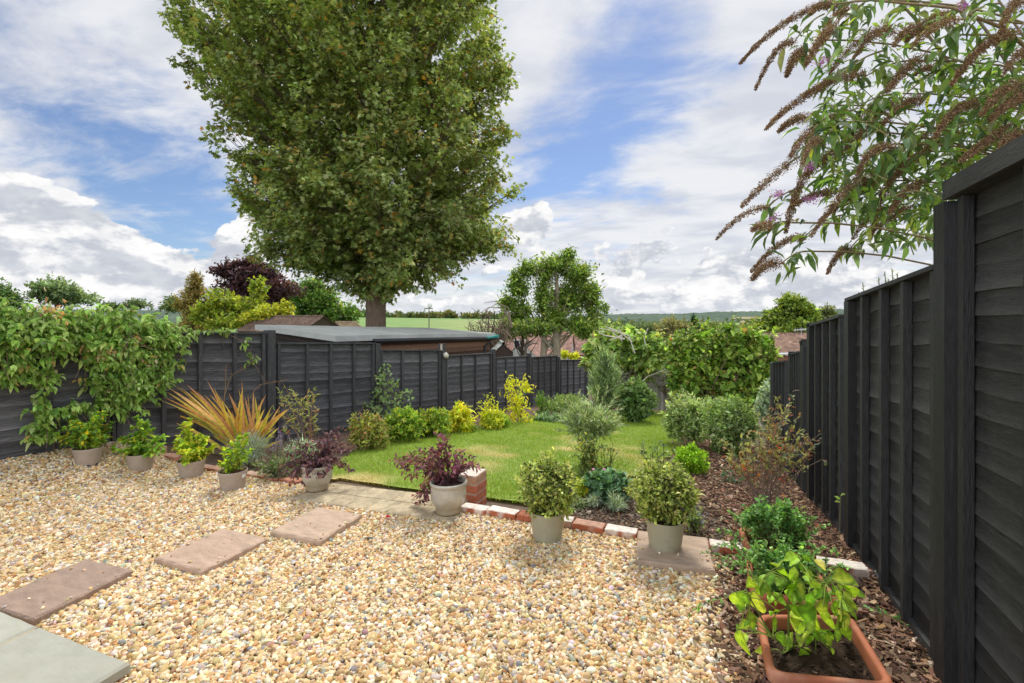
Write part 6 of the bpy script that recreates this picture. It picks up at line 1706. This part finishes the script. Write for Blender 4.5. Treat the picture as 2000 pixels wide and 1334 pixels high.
for i in range(NB):
    z = zr_[0] + (zr_[-1] - zr_[0]) * ((i + RNG.random()) / NB) ** .92; ph_ = RNG.random() * 2 * pi
    u0_ = RNG.random()
    if u0_ < .28: ph_ = RNG.choice([0, pi]) + RNG.normal(0, .35)      # well furnished flanks
    elif u0_ < .5: ph_ = -pi / 2 + RNG.normal(0, .75)
    side = np.interp(z, zr_, Rr if cos(ph_) > 0 else Rl); dep = .92 * (np.interp(z, zr_, Rr) + np.interp(z, zr_, Rl)) / 2
    r = 1 / sqrt((cos(ph_) / side) ** 2 + (sin(ph_) / dep) ** 2) * RNG.choice([1.0, .8, .6], p=[.56, .26, .18]) * RNG.uniform(.86, 1.05)
    hor = (rx_ * cos(ph_) + fx_ * sin(ph_)) * r
    el_ = np.interp(z, [zr_[0], zr_[0] + 1.5, zr_[0] + 5, zr_[-1]], [-.12, .25, .62, .95]) + RNG.normal(0, .08)
    z0 = max(z - r * el_, b[2] + 3.4); o = trunk_at(z0); e = np.array([b[0] + hor[0], b[1] + hor[1], z])
    pts = bez(o, e, np.array([0, 0, (.10 if el_ < .3 else -.07) * r]) + RNG.normal(0, .05, 3) * r, 9)
    if RNG.random() < .55: tube(mt, pts, np.linspace(.012 + .008 * r, .005, 9), 5, (.16, .115, .085))
    ax = nrm(e - o); lat = nrm(np.cross(ax, [0, 0, 1])); nrm_u = np.cross(lat, ax)
    n = int(15 + 7.2 * r)
    f = 1 - RNG.random(n) ** 1.15 * min(.78, 2.2 / max(r, .6)); wdt = .34 * (1.15 - f) ** .5 * (.6 + .25 * r ** .5)
    q_ = np.stack([np.interp(f, np.linspace(0, 1, 9), pts[:, a]) for a in range(3)], -1)
    tp = q_ + lat * (RNG.normal(0, 1, (n, 1)) * wdt[:, None]) + nrm_u * (RNG.normal(0, .16, (n, 1))) + RNG.normal(0, .06, (n, 3))
    tips.append(tp); dirs.append(nrm(ax + (tp - q_) * .9 + [0, 0, -.12])); shade.append(np.full(n, math.exp(RNG.normal(0, .16))))
    for t_ in tp[RNG.random(n) < .22]: tube(mt, [pts[5], (pts[6] + t_) / 2, t_], [.010, .007, .004], 4, (.16, .115, .085))
tips = np.concatenate(tips); dirs = np.concatenate(dirs); shade = np.concatenate(shade)
n = len(tips); k = 9; w_ = np.array([q_[3] for q_ in SYC]); w_ /= w_.sum()
P = np.repeat(tips, k, 0) - np.repeat(dirs, k, 0) * RNG.random((n * k, 1)) * .22 + rdir(n * k) * .15 * RNG.random((n * k, 1)) ** .5
D = np.repeat(dirs, k, 0) * .55 + rdir(n * k) * .75; D[:, 2] -= .38
N = rdir(n * k) * .5 + np.repeat(dirs, k, 0) * .4; N[:, 2] += .65
ii = np.where(RNG.random(n * k) < .55, RNG.choice(len(SYC), n * k, p=w_), np.repeat(RNG.choice(len(SYC), n, p=w_), k))
put(mc, MAPLE5, P, D, N, .118 * np.exp(RNG.normal(0, .28, n * k)), .118 * np.exp(RNG.normal(0, .22, n * k)), palette(SYC, n * k, .2, ii) * np.repeat(shade, k)[:, None])
mt.build('trunk', BARK, rt); mc.build('crown', LEAF, rt)
print('sycamore leaves', n * k)
ASH = [(.16, .24, .045, 4), (.22, .30, .06, 3.5), (.10, .155, .035, 3.5), (.30, .34, .07, 1.5)]
p0 = at(1074, HZ, 30)
bgtree('ash_tree', 'twin-trunked ash tree standing behind the far end of the charcoal fence', 30, 1074, 500, 640,
       [(1092, 515, 34, 26), (1128, 535, 34, 30), (1155, 575, 28, 32), (1160, 620, 22, 26), (1110, 580, 40, 42), (1068, 530, 26, 28), (1030, 524, 26, 22), (1012, 560, 26, 28), (992, 590, 22, 24), (1020, 605, 26, 26), (1060, 580, 26, 36), (1130, 630, 32, 22), (1000, 625, 18, 18), (1085, 620, 26, 26), (1145, 650, 18, 14), (1050, 635, 22, 18), (1008, 540, 14, 14), (1110, 498, 18, 12), (1182, 600, 8, 8)],
       2500, 14, .19, .42, ASH, .3, tpl=OV4, shell=.2, lump=.5, limbs=30, twigs=240, sl=.75, jit=.36, barkcol=(.36, .29, .21), forks=[(-.42, .1, 5.6, .24), (.42, 0, 7.3, .26)])
bgtree('apple_tree', 'dense green tree to the left of the ash, by the teal tipped gutter', 26, 1020, 620, 690, [(1010, 645, 36, 20), (985, 640, 20, 22), (1042, 642, 30, 18), (1070, 642, 24, 14)], 330, 13, .16, .5, [(.12, .18, .04, 4), (.17, .23, .05, 3), (.08, .12, .03, 3), (.30, .32, .09, 1)], .12, shell=.3, limbs=12)
# leafless brushwood left of the ash
p, d = at(945, HZ, 24), 24; b = np.array([p[0], p[1], float(ground_z(p[0], p[1]))])
rt = thing('bare_shrub', 'tangled leafless brown shrub at the right end of the shed roof', 'shrub', b); ms = MB()
for k in range(150):
    x, y = RNG.uniform(905, 1010), RNG.uniform(600, 655)
    if y < 615 + abs(x - 960) * .25 and RNG.random() < .75: continue
    b0 = at(RNG.uniform(930, 985), 690, d + RNG.normal(0, .5)); e = at(x, y, d + RNG.normal(0, .7)); tube(ms, bez(b0, e, RNG.normal(0, .3, 3) + [0, 0, .3], 6), np.linspace(.03, .008, 6), 4, np.array([.22, .16, .12]) * RNG.uniform(.7, 1.4))
for pts_ in (((1000, 640), (985, 600), (968, 588), (945, 592)), ((1000, 640), (992, 600), (972, 592), (950, 605)), ((995, 620), (975, 600), (955, 600), (940, 610)), ((1000, 660), (985, 645), (960, 640), (940, 622)), ((960, 640), (945, 630), (935, 612))):
    tube(ms, np.array([at(x, y, d - .5) for x, y in pts_]), np.linspace(.035, .01, len(pts_)), 5, (.30, .23, .17))
ms.build('branches', TWIG, rt)
# small bare tree in front of the pale bungalow
p, d = at(1026, HZ, 38), 38; b = np.array([p[0], p[1], float(ground_z(p[0], p[1]))]); rt = thing('bare_tree', 'small bare branching tree in front of the pale bungalow', 'tree', b); ms = MB()
tube(ms, [b, at(1026, 690, d), at(1027, 676, d)], [.16, .13, .1], 6, (.16, .13, .1))
for x, y in ((1012, 668), (1018, 664), (1034, 664), (1042, 668), (1052, 672), (1030, 660)): tube(ms, bez(at(1027, 680, d), at(x, y, d), [0, 0, .2], 5), np.linspace(.09, .03, 5), 5, (.18, .15, .12))
ms.build('branches', TWIG, rt)
bgtree('yellow_shrub', 'bright yellow shrub in front of the brick house past the fence', 40, 1110, 683, 705, [(1103, 692, 10, 10), (1120, 696, 12, 8)], 120, 12, .16, .6, YEL, .05, shell=.3, limbs=4, twigs=10, cat='shrub')

BG = dict(limbs=10, twigs=50, lump=.35, shell=.3)
bgtree('broad_tree', 'dark green tree cut by the left edge above the climber', 45, 5, 545, 600, [(0, 575, 26, 26), (-40, 580, 40, 34), (15, 590, 24, 18)], 330, 13, .36, .55, [(.11, .18, .07, 4), (.16, .23, .08, 3), (.07, .12, .045, 3)], .3, **BG)
bgtree('broad_tree', 'rounded grey-green tree rising alone above the climber', 48, 110, 545, 600, [(108, 562, 34, 18), (85, 572, 26, 16), (138, 570, 24, 15), (110, 582, 46, 16)], 520, 13, .32, .5, [(.19, .25, .13, 4), (.25, .31, .17, 3), (.12, .17, .08, 3)], .3, **BG)
bgtree('broad_tree', 'low dark green tree far behind the climber, left of the golden conifer', 70, 250, 582, 610, [(225, 600, 20, 10), (262, 594, 24, 12), (335, 590, 16, 14), (345, 600, 26, 12)], 300, 12, .4, .5, [(.08, .13, .05, 4), (.13, .18, .07, 3), (.2, .16, .08, 1)], .2, **BG)
bgtree('conifer', 'golden-brown conifer with a pointed top left of the purple tree', 34, 378, 527, 640, [(382, 545, 14, 18), (376, 570, 24, 20), (372, 595, 32, 22), (375, 625, 40, 26), (362, 640, 34, 18)], 800, 13, .22, .3, [(.28, .21, .06, 4), (.22, .19, .06, 3), (.36, .25, .08, 2), (.15, .13, .05, 2)], .15, tpl=OV4, limbs=22, twigs=80, lump=.4, shell=.35, droop=.5)
bgtree('purple_tree', 'dark purple leaved tree rising over the yellow-green shrubs', 31, 490, 495, 620, [(480, 515, 36, 18), (445, 530, 28, 18), (515, 535, 34, 24), (480, 550, 48, 26), (545, 565, 38, 26), (460, 580, 46, 26), (520, 590, 46, 24), (425, 590, 22, 16)], 850, 13, .23, .6, [(.075, .035, .045, 5), (.11, .05, .055, 3), (.045, .025, .03, 4), (.16, .08, .075, 1)], .18, limbs=20, twigs=90, lump=.45, shell=.25)
bgtree('yellow_green_tree', 'yellow-green bushy tree in front of the purple tree', 28, 440, 545, 640, [(430, 590, 36, 26), (400, 610, 30, 26), (470, 605, 36, 26), (505, 560, 20, 22), (450, 630, 46, 18), (500, 600, 26, 24)], 680, 13, .19, .6, [(.30, .33, .04, 4), (.22, .28, .04, 3), (.38, .38, .05, 2), (.14, .19, .03, 3)], .12, limbs=14, twigs=60, lump=.35, shell=.3)
bgtree('yellow_green_tree', 'brighter yellow shrub peeking over the tiled garage roof', 27, 545, 590, 640, [(530, 610, 30, 18), (555, 604, 18, 16), (500, 622, 30, 14)], 330, 13, .18, .6, [(.42, .40, .045, 4), (.32, .34, .04, 3), (.22, .27, .04, 2)], .08, limbs=8, twigs=30, lump=.3, shell=.3, cat='shrub')
bgtree('broad_tree', 'mid-green broad tree between the purple tree and the sycamore trunk', 38, 625, 545, 645, [(590, 580, 34, 32), (630, 590, 40, 36), (665, 615, 34, 26), (600, 615, 36, 26), (610, 555, 26, 16), (685, 625, 14, 16)], 850, 13, .25, .55, [(.11, .2, .04, 4), (.16, .26, .05, 3), (.07, .12, .03, 3), (.24, .3, .06, 1)], .3, limbs=16, twigs=80, lump=.3, shell=.35)
bgtree('broad_tree', 'bright green rounded tree over the pantiled roof by the black fence', 34, 1542, 570, 660, [(1540, 592, 30, 22), (1520, 620, 32, 24), (1568, 615, 26, 28), (1545, 640, 44, 22), (1500, 640, 24, 16)], 950, 13, .23, .6, [(.20, .27, .045, 4), (.28, .34, .06, 3), (.12, .17, .03, 3), (.08, .12, .03, 2)], .25, limbs=16, twigs=80, lump=.4, shell=.35)
bgtree('broad_tree', 'small distant tree just above the stepped top of the black fence', 60, 1610, 596, 640, [(1608, 610, 16, 14), (1614, 625, 18, 14), (1600, 630, 16, 12)], 260, 12, .3, .5, [(.17, .19, .07, 4), (.22, .24, .1, 3), (.1, .12, .05, 3)], .2, **BG)
# trees scattered down the valley
VT = 'trees in the valley beyond the garden'
specs = [('willow_tree', 'tall feathery olive-brown tree in the valley above the hedge bush', 75, 1315, 615, [(1312, 632, 26, 16), (1298, 642, 22, 14), (1335, 640, 18, 14), (1312, 652, 36, 12)], [(.23, .21, .09, 4), (.28, .25, .12, 3), (.15, .15, .06, 3)]),
         ('conifer', 'narrow dark conifer in the valley right of the feathery olive-brown tree', 90, 1357, 617, [(1357, 624, 5, 8), (1357, 636, 9, 10), (1357, 648, 12, 10)], [(.06, .10, .05, 4), (.09, .13, .06, 2)]),
         ('broad_tree', 'olive-green tree in the valley above the right half of the hedge bush', 80, 1405, 628, [(1400, 640, 20, 12), (1420, 646, 22, 12), (1385, 648, 18, 10)], [(.14, .18, .05, 4), (.19, .22, .07, 3), (.09, .12, .04, 3)]),
         ('broad_tree', 'yellowish tree in the valley left of the bright green rounded tree', 60, 1478, 620, [(1476, 632, 18, 12), (1460, 642, 22, 12), (1490, 645, 22, 14)], [(.23, .25, .06, 4), (.29, .29, .08, 3), (.14, .16, .05, 3)]),
         ('broad_tree', 'green tree in the valley above the bare twigs of the fig', 70, 1215, 632, [(1205, 645, 26, 12), (1235, 648, 26, 10), (1180, 650, 22, 10)], [(.15, .2, .05, 4), (.2, .25, .07, 3), (.1, .13, .04, 3)]),
         ('broad_tree', 'dull green tree in the valley just right of the ash crown', 95, 1180, 630, [(1175, 642, 20, 12), (1195, 650, 20, 12)], [(.12, .17, .06, 4), (.16, .2, .08, 3)]),
         ('broad_tree', 'dark tree in the valley between the fig twigs and the feathery tree', 110, 1262, 632, [(1260, 642, 22, 10), (1280, 646, 20, 10), (1245, 648, 16, 8)], [(.09, .13, .05, 4), (.13, .17, .07, 3)]),
         ('broad_tree', 'pale olive tree in the valley above the middle of the hedge bush', 120, 1375, 632, [(1372, 641, 18, 9), (1350, 646, 22, 9), (1395, 645, 16, 9)], [(.16, .19, .08, 4), (.2, .22, .1, 3)]),
         ('broad_tree', 'distant hedgerow tree in the valley left of the stubble fields', 150, 1440, 630, [(1436, 638, 20, 8), (1460, 640, 18, 8), (1415, 641, 18, 7)], [(.11, .15, .07, 4), (.15, .18, .09, 3)])]
for nm, lab, d, px, yt, bl, pal in specs:
    bgtree(nm, lab, d, px, yt, 660, bl, 330, 12, .0042 * d, .5, pal, .2, limbs=8, twigs=24, lump=.35, shell=.3, group=VT)
# belt of woodland along the top of the pasture: one mass
mb = MB()
for k in range(150):
    x = RNG.uniform(585, 1015) if k > 30 else RNG.uniform(640, 700); dq = 262 + RNG.uniform(0, 25); top = np.interp(x, [585, 640, 690, 720, 800, 850, 900, 960, 1015], [606, 604, 603, 606, 610, 606, 609, 612, 614]) + RNG.normal(0, 2.5)
    c = at(x, (top + 629) / 2, dq); rz = (629 - top) / 2 * dq / F_; q_ = dq / F_
    tips, dirs = blob(34, c, (10 * q_ * RNG.uniform(.7, 1.3), 3, rz), .4, .3)
    sprays(mb, tips, dirs, 12, 1.0, .85, .6, [[(.13, .16, .05, 4), (.08, .11, .04, 3)], [(.20, .18, .06, 4), (.12, .12, .05, 3)], [(.10, .15, .06, 4), (.06, .1, .04, 2)]][k % 3], OV4)
tag(mb.build('woods', LEAF), 'belt of mixed woodland along the top of the hillside pasture', 'woods', kind='stuff')
